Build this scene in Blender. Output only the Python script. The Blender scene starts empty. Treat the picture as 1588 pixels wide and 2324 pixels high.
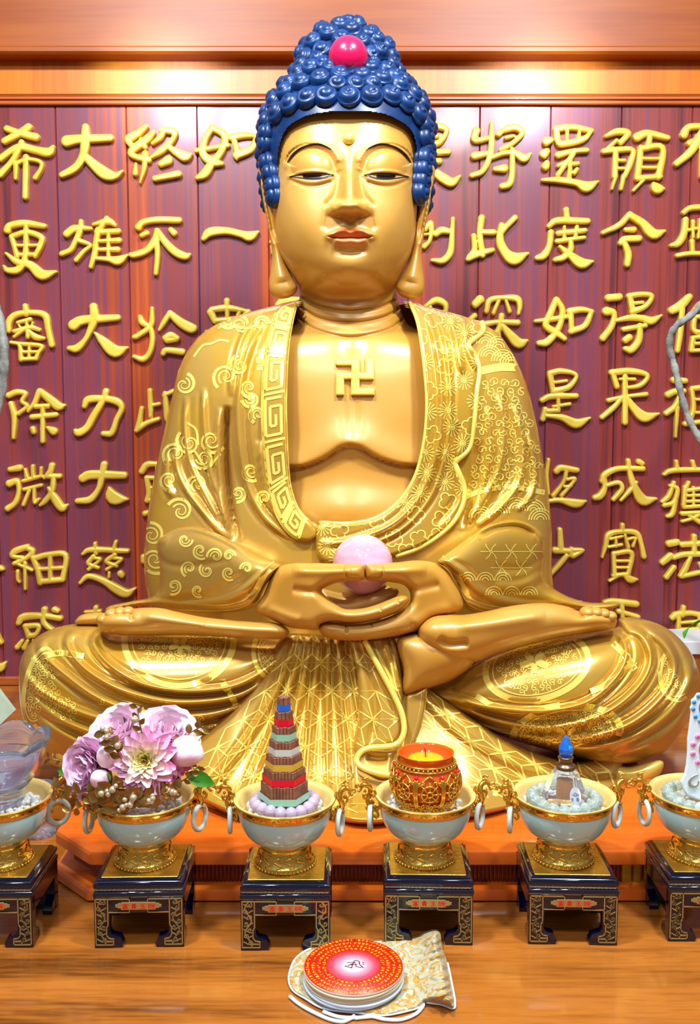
import bpy, bmesh, math, random
import numpy as np
from mathutils import Vector
from mathutils.bvhtree import BVHTree

# ------------------------------------------------------------------ camera
F = 2150.0                    # focal length in pixels of the 1588 x 2324 frame
CX, CY = 794.0, 1162.0
PITCH = math.radians(5.37)    # the camera looks slightly down
CAMZ = 0.665                  # metres above the altar table
CP, SP = math.cos(PITCH), math.sin(PITCH)
sc = bpy.context.scene
COL = sc.collection
cd = bpy.data.cameras.new('camera')
cam = bpy.data.objects.new('camera', cd)
COL.objects.link(cam)
cam.location = (0, 0, CAMZ)
cam.rotation_euler = (math.radians(90) - PITCH, 0, 0)
cd.sensor_fit = 'VERTICAL'
cd.sensor_height = 36.0
cd.lens = 36.0 * F / 2324.0
cd.clip_start = 0.01
sc.camera = cam

# ------------------------------------------------------------------ light
w = bpy.data.worlds.new('room_light')
sc.world = w
w.use_nodes = True
_n = w.node_tree.nodes
_l = w.node_tree.links
_bg = _n['Background']
_tc = _n.new('ShaderNodeTexCoord')
_sx = _n.new('ShaderNodeSeparateXYZ')
_rm = _n.new('ShaderNodeMapRange')
_rm.inputs['From Min'].default_value = -0.6
_rm.inputs['From Max'].default_value = 0.9
_cr = _n.new('ShaderNodeValToRGB')
_cr.color_ramp.elements[0].color = (0.16, 0.09, 0.04, 1)
_cr.color_ramp.elements[1].color = (0.98, 1.08, 1.18, 1)
_e = _cr.color_ramp.elements.new(0.45)
_e.color = (0.34, 0.28, 0.21, 1)
_l.new(_tc.outputs['Generated'], _sx.inputs[0])
_l.new(_sx.outputs['Z'], _rm.inputs[0])
_l.new(_rm.outputs[0], _cr.inputs[0])
_l.new(_cr.outputs[0], _bg.inputs[0])
_bg.inputs[1].default_value = 0.42


def lamp(name, kind, loc, target, energy, color, size=0.3, **kw):
    ld = bpy.data.lights.new(name, kind)
    ld.energy = energy
    ld.color = color
    if kind == 'AREA':
        ld.shape = 'DISK'
        ld.size = size
    else:
        ld.shadow_soft_size = size
    for k, v in kw.items():
        setattr(ld, k, v)
    o = bpy.data.objects.new(name, ld)
    COL.objects.link(o)
    o.location = loc
    o.rotation_euler = (Vector(target) - Vector(loc)).to_track_quat('-Z', 'Y').to_euler()
    return o


COOL = (0.86, 0.95, 1.0)
for sx_ in (-1, 1):   # ceiling downlights in front of the altar
    lamp('ceiling_downlight', 'AREA', (sx_ * 0.62, 0.75, 2.25), (sx_ * 0.2, 1.7, 0.6), 38, COOL, 0.20)
    lamp('ceiling_downlight', 'AREA', (sx_ * 0.55, -0.35, 2.2), (sx_ * 0.2, 1.6, 0.4), 9, COOL, 0.25)
for px_ in (-0.455, 0.475):   # two spots washing the panelling behind the statue
    lamp('wall_spot', 'SPOT', (px_, 2.0, 1.53), (px_, 2.37, 1.465), 12, (0.62, 0.80, 1.0), 0.03,
         spot_size=math.radians(60), spot_blend=1.0)

sc.view_settings.view_transform = 'Standard'
sc.view_settings.look = 'None'
sc.view_settings.gamma = 1.0
sc.view_settings.exposure = 0.5
sc.view_settings.use_curve_mapping = False


# ------------------------------------------------------------------ helpers
def P(px, py, D):
    """The point at depth D (metres in front of the camera) seen at photograph pixel (px, py)."""
    px = np.asarray(px, float)
    py = np.asarray(py, float)
    dx = (px - CX) / F
    dy = -(py - CY) / F
    t = D / (CP + dy * SP)
    return np.stack([dx * t, np.broadcast_to(D, np.shape(t)) * np.ones_like(t), CAMZ + (-SP + dy * CP) * t], -1)


def PX(v):
    """Pixel coordinates of world points."""
    v = np.asarray(v, float)
    x, y, z = v[..., 0], v[..., 1], v[..., 2] - CAMZ
    f = y * CP - z * SP
    u = y * SP + z * CP
    return CX + F * x / f, CY - F * u / f


def TZ(px, py, z=0.0):
    """The point on the horizontal plane z seen at pixel (px, py)."""
    dx = (px - CX) / F
    dy = -(py - CY) / F
    t = (z - CAMZ) / (-SP + dy * CP)
    return (dx * t, (CP + dy * SP) * t, z)


def srgb(r, g, b):
    f = lambda c: (c / 255 / 12.92) if c <= 10.31 else ((c / 255 + 0.055) / 1.055) ** 2.4
    return (f(r), f(g), f(b), 1.0)


MATS = {}


def mat(name, col, rough=0.4, metal=0.0, coat=0.0, crough=0.08, spec=0.5, trans=0.0, ior=1.45, bump=None, noise=None, emit=None, sub=0.0, alpha=1.0):
    """Procedural principled material; noise=(scale, second colour, stretch xyz, lo, hi), bump=(scale, strength, distance)."""
    m = bpy.data.materials.new(name)
    m.use_nodes = True
    n, l = m.node_tree.nodes, m.node_tree.links
    b = n['Principled BSDF']
    b.inputs['Base Color'].default_value = col
    b.inputs['Roughness'].default_value = rough
    b.inputs['Metallic'].default_value = metal
    b.inputs['Coat Weight'].default_value = coat
    b.inputs['Coat Roughness'].default_value = crough
    b.inputs['Specular IOR Level'].default_value = spec
    b.inputs['Transmission Weight'].default_value = trans
    b.inputs['IOR'].default_value = ior
    b.inputs['Alpha'].default_value = alpha
    if sub:
        b.inputs['Subsurface Weight'].default_value = sub
        b.inputs['Subsurface Radius'].default_value = (0.01, 0.008, 0.008)
    if emit:
        b.inputs['Emission Color'].default_value = emit[0]
        b.inputs['Emission Strength'].default_value = emit[1]
    tc = n.new('ShaderNodeTexCoord')
    if noise:
        s, c2, st, lo, hi = noise
        mp = n.new('ShaderNodeMapping')
        mp.inputs['Scale'].default_value = st
        l.new(tc.outputs['Object'], mp.inputs[0])
        nz = n.new('ShaderNodeTexNoise')
        nz.inputs['Scale'].default_value = s
        nz.inputs['Detail'].default_value = 5
        l.new(mp.outputs[0], nz.inputs['Vector'])
        r = n.new('ShaderNodeValToRGB')
        r.color_ramp.elements[0].position = lo
        r.color_ramp.elements[0].color = col
        r.color_ramp.elements[1].position = hi
        r.color_ramp.elements[1].color = c2
        l.new(nz.outputs['Fac'], r.inputs[0])
        l.new(r.outputs[0], b.inputs['Base Color'])
    if bump:
        nz2 = n.new('ShaderNodeTexNoise')
        nz2.inputs['Scale'].default_value = bump[0]
        nz2.inputs['Detail'].default_value = 3
        l.new(tc.outputs['Object'], nz2.inputs['Vector'])
        bp = n.new('ShaderNodeBump')
        bp.inputs['Strength'].default_value = bump[1]
        bp.inputs['Distance'].default_value = bump[2]
        l.new(nz2.outputs['Fac'], bp.inputs['Height'])
        l.new(bp.outputs[0], b.inputs['Normal'])
    MATS[name] = m
    return m


def wood(name, cols, stretch, scale, rough, coat, bump=0.0):
    """Wood with long grain: two stretched noises through a colour ramp."""
    m = mat(name, cols[0], rough, coat=coat)
    n, l = m.node_tree.nodes, m.node_tree.links
    b = n['Principled BSDF']
    tc = n.new('ShaderNodeTexCoord')
    mp = n.new('ShaderNodeMapping')
    mp.inputs['Scale'].default_value = stretch
    l.new(tc.outputs['Object'], mp.inputs[0])
    a = n.new('ShaderNodeTexNoise')
    a.inputs['Scale'].default_value = scale
    a.inputs['Detail'].default_value = 2
    c = n.new('ShaderNodeTexNoise')
    c.inputs['Scale'].default_value = scale * 9
    c.inputs['Detail'].default_value = 6
    l.new(mp.outputs[0], a.inputs['Vector'])
    l.new(mp.outputs[0], c.inputs['Vector'])
    mx = n.new('ShaderNodeMix')
    mx.inputs[0].default_value = 0.35
    l.new(a.outputs['Fac'], mx.inputs[2])
    l.new(c.outputs['Fac'], mx.inputs[3])
    r = n.new('ShaderNodeValToRGB')
    el = r.color_ramp.elements
    k = len(cols)
    el[0].position = 0.33
    el[0].color = cols[0]
    el[1].position = 0.67
    el[1].color = cols[-1]
    for i in range(1, k - 1):
        e = el.new(0.33 + 0.34 * i / (k - 1))
        e.color = cols[i]
    l.new(mx.outputs[0], r.inputs[0])
    l.new(r.outputs[0], b.inputs['Base Color'])
    if bump:
        bp = n.new('ShaderNodeBump')
        bp.inputs['Strength'].default_value = bump
        bp.inputs['Distance'].default_value = 0.001
        l.new(c.outputs['Fac'], bp.inputs['Height'])
        l.new(bp.outputs[0], b.inputs['Normal'])
    return m


BASE = {}     # world position of the Empty a mesh is parented to


def mk(name, v, f, m, parent=None, smooth=True, recalc=True, f2=None, flat_angle=None):
    """One mesh object from world-space vertices and faces (lists or arrays of quads/tris)."""
    v = np.asarray(v, float).reshape(-1, 3)
    if parent is not None:
        v = v - np.array(BASE.get(parent.name, (0, 0, 0)))
    me = bpy.data.meshes.new(name)
    faces = []
    for q in ([f] if f2 is None else [f, f2]):
        faces += q.tolist() if isinstance(q, np.ndarray) else [list(x) for x in q]
    me.from_pydata(v.tolist(), [], faces)
    if recalc:
        bm = bmesh.new()
        bm.from_mesh(me)
        bmesh.ops.recalc_face_normals(bm, faces=bm.faces)
        bm.to_mesh(me)
        bm.free()
    if smooth:
        me.polygons.foreach_set('use_smooth', [True] * len(me.polygons))
        if flat_angle:
            me.set_sharp_from_angle(angle=math.radians(flat_angle))
    me.update()
    if m is not None:
        me.materials.append(m)
    o = bpy.data.objects.new(name, me)
    COL.objects.link(o)
    if parent is not None:
        o.parent = parent
        BASE[o.name] = BASE.get(parent.name, (0, 0, 0))
    return o


def thing(name, label, cat, loc=(0, 0, 0), group=None):
    o = bpy.data.objects.new(name, None)
    COL.objects.link(o)
    o.empty_display_size = 0.02
    o.location = loc
    BASE[o.name] = tuple(loc)
    return tag(o, label, cat, group)


def tag(o, label, cat, group=None, kind=None):
    o['label'] = label
    o['category'] = cat
    if group:
        o['group'] = group
    if kind:
        o['kind'] = kind
    return o


def struct(o):
    o['kind'] = 'structure'
    return o


def dup(root, loc, label=None):
    """Copy of a thing with copies of its parts and sub-parts."""
    r = root.copy()
    COL.objects.link(r)
    r.location = loc
    BASE[r.name] = tuple(loc)
    if label:
        r['label'] = label
    for c in list(root.children):
        d = c.copy()
        COL.objects.link(d)
        d.parent = r
        for g in list(c.children):
            e = g.copy()
            COL.objects.link(e)
            e.parent = d
    return r


class G:
    """Collects shapes into one vertex and face list."""

    def __init__(self):
        self.v, self.f, self.n = [], [], 0

    def add(self, v, f):
        v = np.asarray(v, float).reshape(-1, 3)
        self.v.append(v)
        for q in f:
            self.f.append([int(i) + self.n for i in q])
        self.n += len(v)
        return self

    def build(self, name, m, parent=None, smooth=True, flat_angle=None, recalc=True):
        return mk(name, np.concatenate(self.v), self.f, m, parent, smooth, recalc, flat_angle=flat_angle)

    def box(self, x0, x1, y0, y1, z0, z1, b=0.0):
        if b <= 0:
            v = [(x, y, z) for z in (z0, z1) for y in (y0, y1) for x in (x0, x1)]
            return self.add(v, [(0, 1, 3, 2), (4, 5, 7, 6), (0, 1, 5, 4), (2, 3, 7, 6), (0, 2, 6, 4), (1, 3, 7, 5)])
        lay = []
        for z, i in ((z0, b), (z0 + b, 0), (z1 - b, 0), (z1, b)):
            a0, a1, c0, c1 = x0 + i, x1 - i, y0 + i, y1 - i
            k = b
            lay.append([(a0 + k, c0, z), (a1 - k, c0, z), (a1, c0 + k, z), (a1, c1 - k, z), (a1 - k, c1, z), (a0 + k, c1, z), (a0, c1 - k, z), (a0, c0 + k, z)])
        return self.loft(lay, True, True)

    def loft(self, rings, closed=True, cap=False):
        rings = [np.asarray(r, float) for r in rings]
        n = len(rings[0])
        f = []
        for i in range(len(rings) - 1):
            for j in range(n if closed else n - 1):
                k = (j + 1) % n
                f.append((i * n + j, i * n + k, (i + 1) * n + k, (i + 1) * n + j))
        if cap:
            f.append(tuple(range(n))[::-1])
            f.append(tuple((len(rings) - 1) * n + j for j in range(n)))
        return self.add(np.concatenate(rings), f)

    def lathe(self, prof, n=40, c=(0, 0, 0), cap=False, fn=None):
        a = np.linspace(0, 2 * np.pi, n, endpoint=False)
        rings = []
        for r, z in prof:
            rr = r * np.ones(n) if fn is None else r * fn(a, z)
            rings.append(np.stack([c[0] + rr * np.cos(a), c[1] + rr * np.sin(a), np.full(n, c[2] + z)], -1))
        return self.loft(rings, True, cap)

    def ball(self, c, r, n=14, m=9, sc=(1, 1, 1)):
        rings = []
        a = np.linspace(0, 2 * np.pi, n, endpoint=False)
        for i in range(m):
            t = np.pi * (i + 0.02 if i == 0 else (i - 0.02 if i == m - 1 else i)) / (m - 1)
            rings.append(np.stack([c[0] + sc[0] * r * np.sin(t) * np.cos(a), c[1] + sc[1] * r * np.sin(t) * np.sin(a), np.full(n, c[2] + sc[2] * r * np.cos(t))], -1))
        return self.loft(rings, True, True)

    def tube(self, pts, rad, n=10, closed=False, cap=True, flat=1.0):
        pts = np.asarray(pts, float)
        k = len(pts)
        rad = np.broadcast_to(np.asarray(rad, float), (k,))
        if closed:
            tan = np.roll(pts, -1, 0) - np.roll(pts, 1, 0)
        else:
            tan = np.gradient(pts, axis=0)
        tan /= np.linalg.norm(tan, axis=1)[:, None] + 1e-12
        up = np.array([0.13, -0.9, 0.35])
        rings = []
        a = np.linspace(0, 2 * np.pi, n, endpoint=False)
        u = None
        for i in range(k):
            t = tan[i]
            u = np.cross(t, up) if u is None else u - t * np.dot(u, t)
            u = u / (np.linalg.norm(u) + 1e-12)
            s = np.cross(t, u)
            rings.append(pts[i] + rad[i] * (np.cos(a)[:, None] * u + flat * np.sin(a)[:, None] * s))
        if closed:
            rings.append(rings[0])
            return self.loft(rings, True, False)
        return self.loft(rings, True, cap)


def cr(pts, n=8, closed=False):
    """Catmull-Rom curve through points of any dimension."""
    p = np.asarray(pts, float)
    k = len(p)
    if k < 3 and not closed:
        t = np.linspace(0, 1, n + 1)[:, None]
        return p[0] * (1 - t) + p[-1] * t
    if closed:
        q = np.concatenate([p[-1:], p, p[:2]])
        segs = k
    else:
        q = np.concatenate([2 * p[:1] - p[1:2], p, 2 * p[-1:] - p[-2:-1]])
        segs = k - 1
    out = []
    t = np.linspace(0, 1, n, endpoint=False)[:, None]
    for i in range(segs):
        a, b, c, d = q[i], q[i + 1], q[i + 2], q[i + 3]
        out.append(0.5 * (2 * b + (c - a) * t + (2 * a - 5 * b + 4 * c - d) * t ** 2 + (3 * b - a - 3 * c + d) * t ** 3))
    if not closed:
        out.append(p[-1:])
    return np.concatenate(out)


def inside(x, y, poly):
    r = np.zeros(np.shape(x), bool)
    px, py = poly[:, 0], poly[:, 1]
    j = len(poly) - 1
    for i in range(len(poly)):
        c = ((py[i] > y) != (py[j] > y)) & (x < (px[j] - px[i]) * (y - py[i]) / (py[j] - py[i] + 1e-12) + px[i])
        r ^= c
        j = i
    return r


def seg_dist(x, y, line, closed=False):
    """Distance to a polyline, and the parameter (0..1) of the nearest point."""
    line = np.asarray(line, float)
    q = np.concatenate([line, line[:1]]) if closed else line
    best = np.full(np.shape(x), 1e9)
    par = np.zeros(np.shape(x))
    L = np.concatenate([[0], np.cumsum(np.hypot(*np.diff(q, axis=0).T))])
    for i in range(len(q) - 1):
        ax, ay = q[i]
        bx, by = q[i + 1]
        l2 = (bx - ax) ** 2 + (by - ay) ** 2 + 1e-9
        t = np.clip(((x - ax) * (bx - ax) + (y - ay) * (by - ay)) / l2, 0, 1)
        d = np.hypot(x - ax - t * (bx - ax), y - ay - t * (by - ay))
        m = d < best
        best = np.where(m, d, best)
        par = np.where(m, (L[i] + t * math.sqrt(l2)) / (L[-1] + 1e-9), par)
    return best, par


def march(x0, x1, y0, y1, step, fn):
    """Marching triangles over the region where fn(x, y) > 0: points, triangles, boundary flags, boundary edges."""
    nx, ny = int((x1 - x0) / step) + 2, int((y1 - y0) / step) + 2
    gx, gy = np.meshgrid(x0 + step * np.arange(nx), y0 + step * np.arange(ny))
    f = fn(gx, gy)
    f = np.where(np.abs(f) < 1e-6, 1e-6, f).ravel()
    gx, gy = gx.ravel(), gy.ravel()
    i = (np.arange(ny - 1)[:, None] * nx + np.arange(nx - 1)[None]).ravel()
    tri = np.concatenate([np.stack([i, i + 1, i + nx + 1], 1), np.stack([i, i + nx + 1, i + nx], 1)])
    ins = f[tri] > 0
    cnt = ins.sum(1)
    keys, pts, idx = {}, [], {}

    def cor(a):
        k = ('c', a)
        if k not in idx:
            idx[k] = len(pts)
            pts.append((gx[a], gy[a], 0))
        return idx[k]

    def cut(a, b):
        k = (min(a, b), max(a, b))
        if k not in idx:
            t = f[a] / (f[a] - f[b])
            idx[k] = len(pts)
            pts.append((gx[a] + t * (gx[b] - gx[a]), gy[a] + t * (gy[b] - gy[a]), 1))
        return idx[k]

    out, edges = [], []
    for t in tri[cnt == 3].tolist():
        out.append((cor(t[0]), cor(t[1]), cor(t[2])))
    part = (cnt == 1) | (cnt == 2)
    for t, s in zip(tri[part].tolist(), ins[part].tolist()):
        k = s.index(True) if sum(s) == 1 else s.index(False)
        a, b, c = t[k], t[(k + 1) % 3], t[(k + 2) % 3]
        p, q = cut(a, b), cut(a, c)
        if sum(s) == 1:
            out.append((cor(a), p, q))
            edges.append((p, q))
        else:
            B, C_ = cor(b), cor(c)
            out.append((p, B, C_))
            out.append((p, C_, q))
            edges.append((q, p))
    p = np.array(pts)
    return p[:, :2], np.array(out), p[:, 2] > 0, edges


def smooth_dist(x, y, poly):
    """Smooth distance inside a closed polygon, without medial creases."""
    q = np.concatenate([poly, poly[:1]])
    mid, ds = [], []
    for i in range(len(q) - 1):
        L = math.hypot(*(q[i + 1] - q[i]))
        k = max(1, int(L / 2.0))
        t = (np.arange(k) + 0.5) / k
        mid.append(q[i] + t[:, None] * (q[i + 1] - q[i]))
        ds.append(np.full(k, L / k))
    mid = np.concatenate(mid)
    ds = np.concatenate(ds)
    s = np.zeros(len(x))
    for a in range(0, len(x), 1500):
        b = slice(a, a + 1500)
        r2 = (x[b, None] - mid[:, 0]) ** 2 + (y[b, None] - mid[:, 1]) ** 2 + 0.6
        s[b] = (ds / r2 ** 1.5).sum(1)
    return np.sqrt(2.0 / s)


def strokes_disp(x, y, strokes):
    """Relief (metres toward the viewer) from carved strokes: (points, half width px, height m[, profile])."""
    d = np.zeros(len(x))
    for s in strokes:
        line = cr(s[0], 6)
        wd, h = s[1], s[2]
        prof = s[3] if len(s) > 3 else 'g'
        bx0, bx1 = line[:, 0].min() - 3 * wd, line[:, 0].max() + 3 * wd
        by0, by1 = line[:, 1].min() - 3 * wd, line[:, 1].max() + 3 * wd
        m = (x > bx0) & (x < bx1) & (y > by0) & (y < by1)
        if not m.any():
            continue
        dist, t = seg_dist(x[m], y[m], line)
        taper = np.clip(np.minimum(t, 1 - t) * 8, 0, 1) ** 0.7 if prof != 'b' else 1.0
        if prof == 'f':      # fold: rounded ridge with a narrow valley along its side
            d[m] += h * taper * (np.exp(-(dist / wd) ** 2) - 0.35 * np.exp(-((dist - 1.7 * wd) / (0.6 * wd)) ** 2))
        else:
            d[m] += h * taper * np.exp(-(dist / wd) ** 2)
    return d


def inflate(poly, D0, tf, tb, R=None, step=3.0, strokes=(), k=8, smooth_poly=True, power=2.0):
    """A rounded solid with the given outline: bulges tf toward the viewer and tb away from it.
    D0: depth of the outline, a number or a function of the pixel; R: pixels over which the edge rounds."""
    poly = np.asarray(poly, float)
    if smooth_poly:
        poly = cr(poly, 5, True)
    x0, y0 = poly.min(0) - step * 1.5
    x1, y1 = poly.max(0) + step * 1.5

    def fn(x, y):
        d, _ = seg_dist(x, y, poly, True)
        return np.where(inside(x, y, poly), d, -d)

    p, tri, bd, _ = march(x0, x1, y0, y1, step, fn)
    x, y = p[:, 0], p[:, 1]
    sd = smooth_dist(x, y, poly)
    ex, _ = seg_dist(x, y, poly, True)
    sd = np.minimum(sd, ex)
    sd[bd] = 0
    RR = R or sd.max()
    t = np.clip(sd / RR, 0, 1)
    h = (1 - (1 - t) ** power) ** 0.5
    d0 = D0(x, y) if callable(D0) else np.full(len(x), float(D0))
    st = strokes_disp(x, y, strokes) * np.clip(sd / 4, 0, 1) if strokes else 0
    front = P(x, y, d0 - tf * h - st)
    back = P(x, y, d0 + tb * h)
    inn = np.where(~bd)[0]
    mp = np.arange(len(x))
    mp[inn] = len(x) + np.arange(len(inn))
    v = np.concatenate([front, back[inn]])
    f = np.concatenate([tri, mp[tri][:, ::-1]])
    return v, f


def interp(y, tab):
    tab = np.asarray(tab, float)
    return np.interp(y, tab[:, 0], tab[:, 1])


def smooth_interp(y, tab):
    """Smooth (cubic) interpolation of a table."""
    tab = np.asarray(tab, float)
    k = np.gradient(tab[:, 1], tab[:, 0])
    y = np.clip(y, tab[0, 0], tab[-1, 0])
    i = np.clip(np.searchsorted(tab[:, 0], y) - 1, 0, len(tab) - 2)
    h = tab[i + 1, 0] - tab[i, 0]
    t = (y - tab[i, 0]) / h
    return ((2 * t ** 3 - 3 * t ** 2 + 1) * tab[i, 1] + (t ** 3 - 2 * t ** 2 + t) * h * k[i]
            + (-2 * t ** 3 + 3 * t ** 2) * tab[i + 1, 1] + (t ** 3 - t ** 2) * h * k[i + 1])


def body_loft(ys, cx, hw, dc, front, back, ex, na=160, seams=None):
    """Closed horizontal rings stacked down the pixel rows ys. Returns grid vertices [row, angle] and angles."""
    a = np.linspace(-math.pi, math.pi, na, endpoint=False)
    ca, sa = np.cos(a), np.sin(a)          # a = 0 faces the viewer
    rows = []
    for i, y in enumerate(ys):
        e = ex[i]
        sx = np.sign(sa) * np.abs(sa) ** (2 / e)
        sy = np.sign(ca) * np.abs(ca) ** (2 / e)
        dep = np.where(ca > 0, front[i], back[i])
        D = dc[i] - dep * sy
        # the half width is set at the ring's side depth so that the outline keeps its place
        X = (cx[i] - CX + hw[i] * sx) / F * dc[i]
        zc = P(CX, y, dc[i])[2]
        zf = P(CX, y, dc[i] - front[i])[2]
        Z = zc + (zf - zc) * np.clip(sy, 0, 1)
        rows.append(np.stack([X, D, Z], -1))
    return np.array(rows), a


def grid_faces(nr, na, keep=None):
    i = np.arange(nr - 1)[:, None] * na + np.arange(na)[None]
    j = np.arange(nr - 1)[:, None] * na + (np.arange(na)[None] + 1) % na
    f = np.stack([i, j, j + na, i + na], -1).reshape(-1, 4)
    return f
# ------------------------------------------------------------------ materials
M_plank = wood('red_brown_plank', [srgb(90, 34, 42), srgb(136, 52, 46), srgb(112, 54, 74), srgb(150, 60, 36), srgb(186, 80, 22)], (5.5, 1, 0.10), 1.5, 0.32, 0.2)  # the mauve stop paints the bluish lamp reflection into the wood colour
M_honey = wood('honey_wood', [srgb(186, 88, 4), srgb(204, 106, 8), srgb(208, 120, 18)], (7, 1, 0.25), 2.0, 0.36, 0.2)
M_fascia = wood('orange_wood', [srgb(134, 56, 1), srgb(150, 70, 4), srgb(158, 80, 8)], (0.25, 1, 6), 2.0, 0.42, 0.0)
M_fascia.node_tree.nodes['Principled BSDF'].inputs['Specular IOR Level'].default_value = 0.45
M_trim = wood('trim_wood', [srgb(150, 70, 26), srgb(182, 92, 40), srgb(200, 110, 56)], (0.3, 3, 8), 2.0, 0.3, 0.3)
M_table = wood('table_veneer', [srgb(98, 52, 18), srgb(150, 84, 28), srgb(172, 100, 36), srgb(136, 74, 24)], (0.9, 11, 1), 1.6, 0.14, 0.55)
M_plinth = wood('plinth_wood', [srgb(190, 78, 14), srgb(210, 96, 22), srgb(216, 108, 34)], (0.5, 7, 3), 1.8, 0.25, 0.4)
M_gildchar = mat('gilded_carving', srgb(236, 200, 70), 0.36, 0.3, noise=(30, srgb(242, 212, 92), (1, 1, 1), 0.35, 0.65))

# ------------------------------------------------------------------ the room
WD = 2.37                       # depth of the panelled wall
wz = lambda py, D=WD: float(P(CX, py, D)[2])
wx = lambda px, D=WD: float((px - CX) / F * D / (CP + 0 * SP) * 1.0)

# planked wall: boards with small V grooves, their seams where the photograph shows them (one pitch apart)
pitch_ = 155.2 / F * WD
z0, z1 = wz(1538), wz(238)
seam0 = float(P(125, 245, WD)[0])
g = G()
prof = []
k0, k1 = -3, 13
for k in range(k0, k1):
    xs = seam0 + k * pitch_
    prof += [(xs, WD + 0.004), (xs + 0.0022, WD), (xs + pitch_ - 0.0022, WD)]
prof = np.array(prof)
rings = [np.stack([prof[:, 0], prof[:, 1], np.full(len(prof), z)], -1) for z in (z0 - 0.02, z1 + 0.02)]
g.loft(rings, False)
g.box(prof[0, 0], prof[-1, 0], WD + 0.0041, WD + 0.03, z0 - 0.02, z1 + 0.02)
wall = struct(g.build('wall_back', M_plank, smooth=False))
XL, XR = prof[0, 0], prof[-1, 0]

g = G()
g.box(XL, XR, WD - 0.004, WD + 0.03, wz(216), wz(20))
struct(g.build('wall_upper', M_honey, smooth=False))


def moulding(name, prof, m):
    """Extruded profile (depth, z) from side to side."""
    pr = np.array(prof)
    rings = [np.stack([np.full(len(pr), x), pr[:, 0], pr[:, 1]], -1) for x in (XL, XR)]
    o = G().loft(rings, True, True).build(name, m, smooth=False)
    return struct(o)


a, b, c, d = wz(240), wz(233), wz(226), wz(217)
moulding('trim_1', [(WD + .01, a), (WD - .010, a), (WD - .012, a + .003), (WD - .012, b), (WD - .009, b + .001), (WD - .011, b + .003), (WD - .016, b + .004), (WD - .016, c), (WD - .012, c + .002),
                    (WD - .014, c + .004), (WD - .018, d - .002), (WD - .015, d), (WD + .01, d)], M_trim)
moulding('trim_2', [(WD + .01, wz(1551)), (WD - .014, wz(1551)), (WD - .014, wz(1537)), (WD - .010, wz(1534)), (WD + .01, wz(1534))], M_trim)
# header fascia that overhangs the panelling
FD = 2.33
fz = lambda py: wz(py, FD)
moulding('trim_3', [(WD + .03, fz(126)), (FD - .008, fz(126)), (FD - .014, fz(121)), (FD - .014, fz(112)), (FD - .006, fz(107)), (FD, fz(104)), (FD, fz(-60)), (WD + .03, fz(-60))], M_fascia)

# altar table top, glossy veneer reaching back to the wall
g = G()
g.box(-1.25, 1.25, 0.55, WD + 0.02, -0.04, 0.0, 0.004)
tab = g.build('altar_table', M_table, smooth=False)
tag(tab, 'glossy brown wooden altar table top carrying the statue and all the offerings', 'table')

# strip of pale wall below the calligraphy panel is the table's back rail
g = G()
g.box(XL, XR, WD - 0.003, WD + 0.03, 0.0, wz(1550))
struct(g.build('baseboard_back', M_table, smooth=False))

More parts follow.
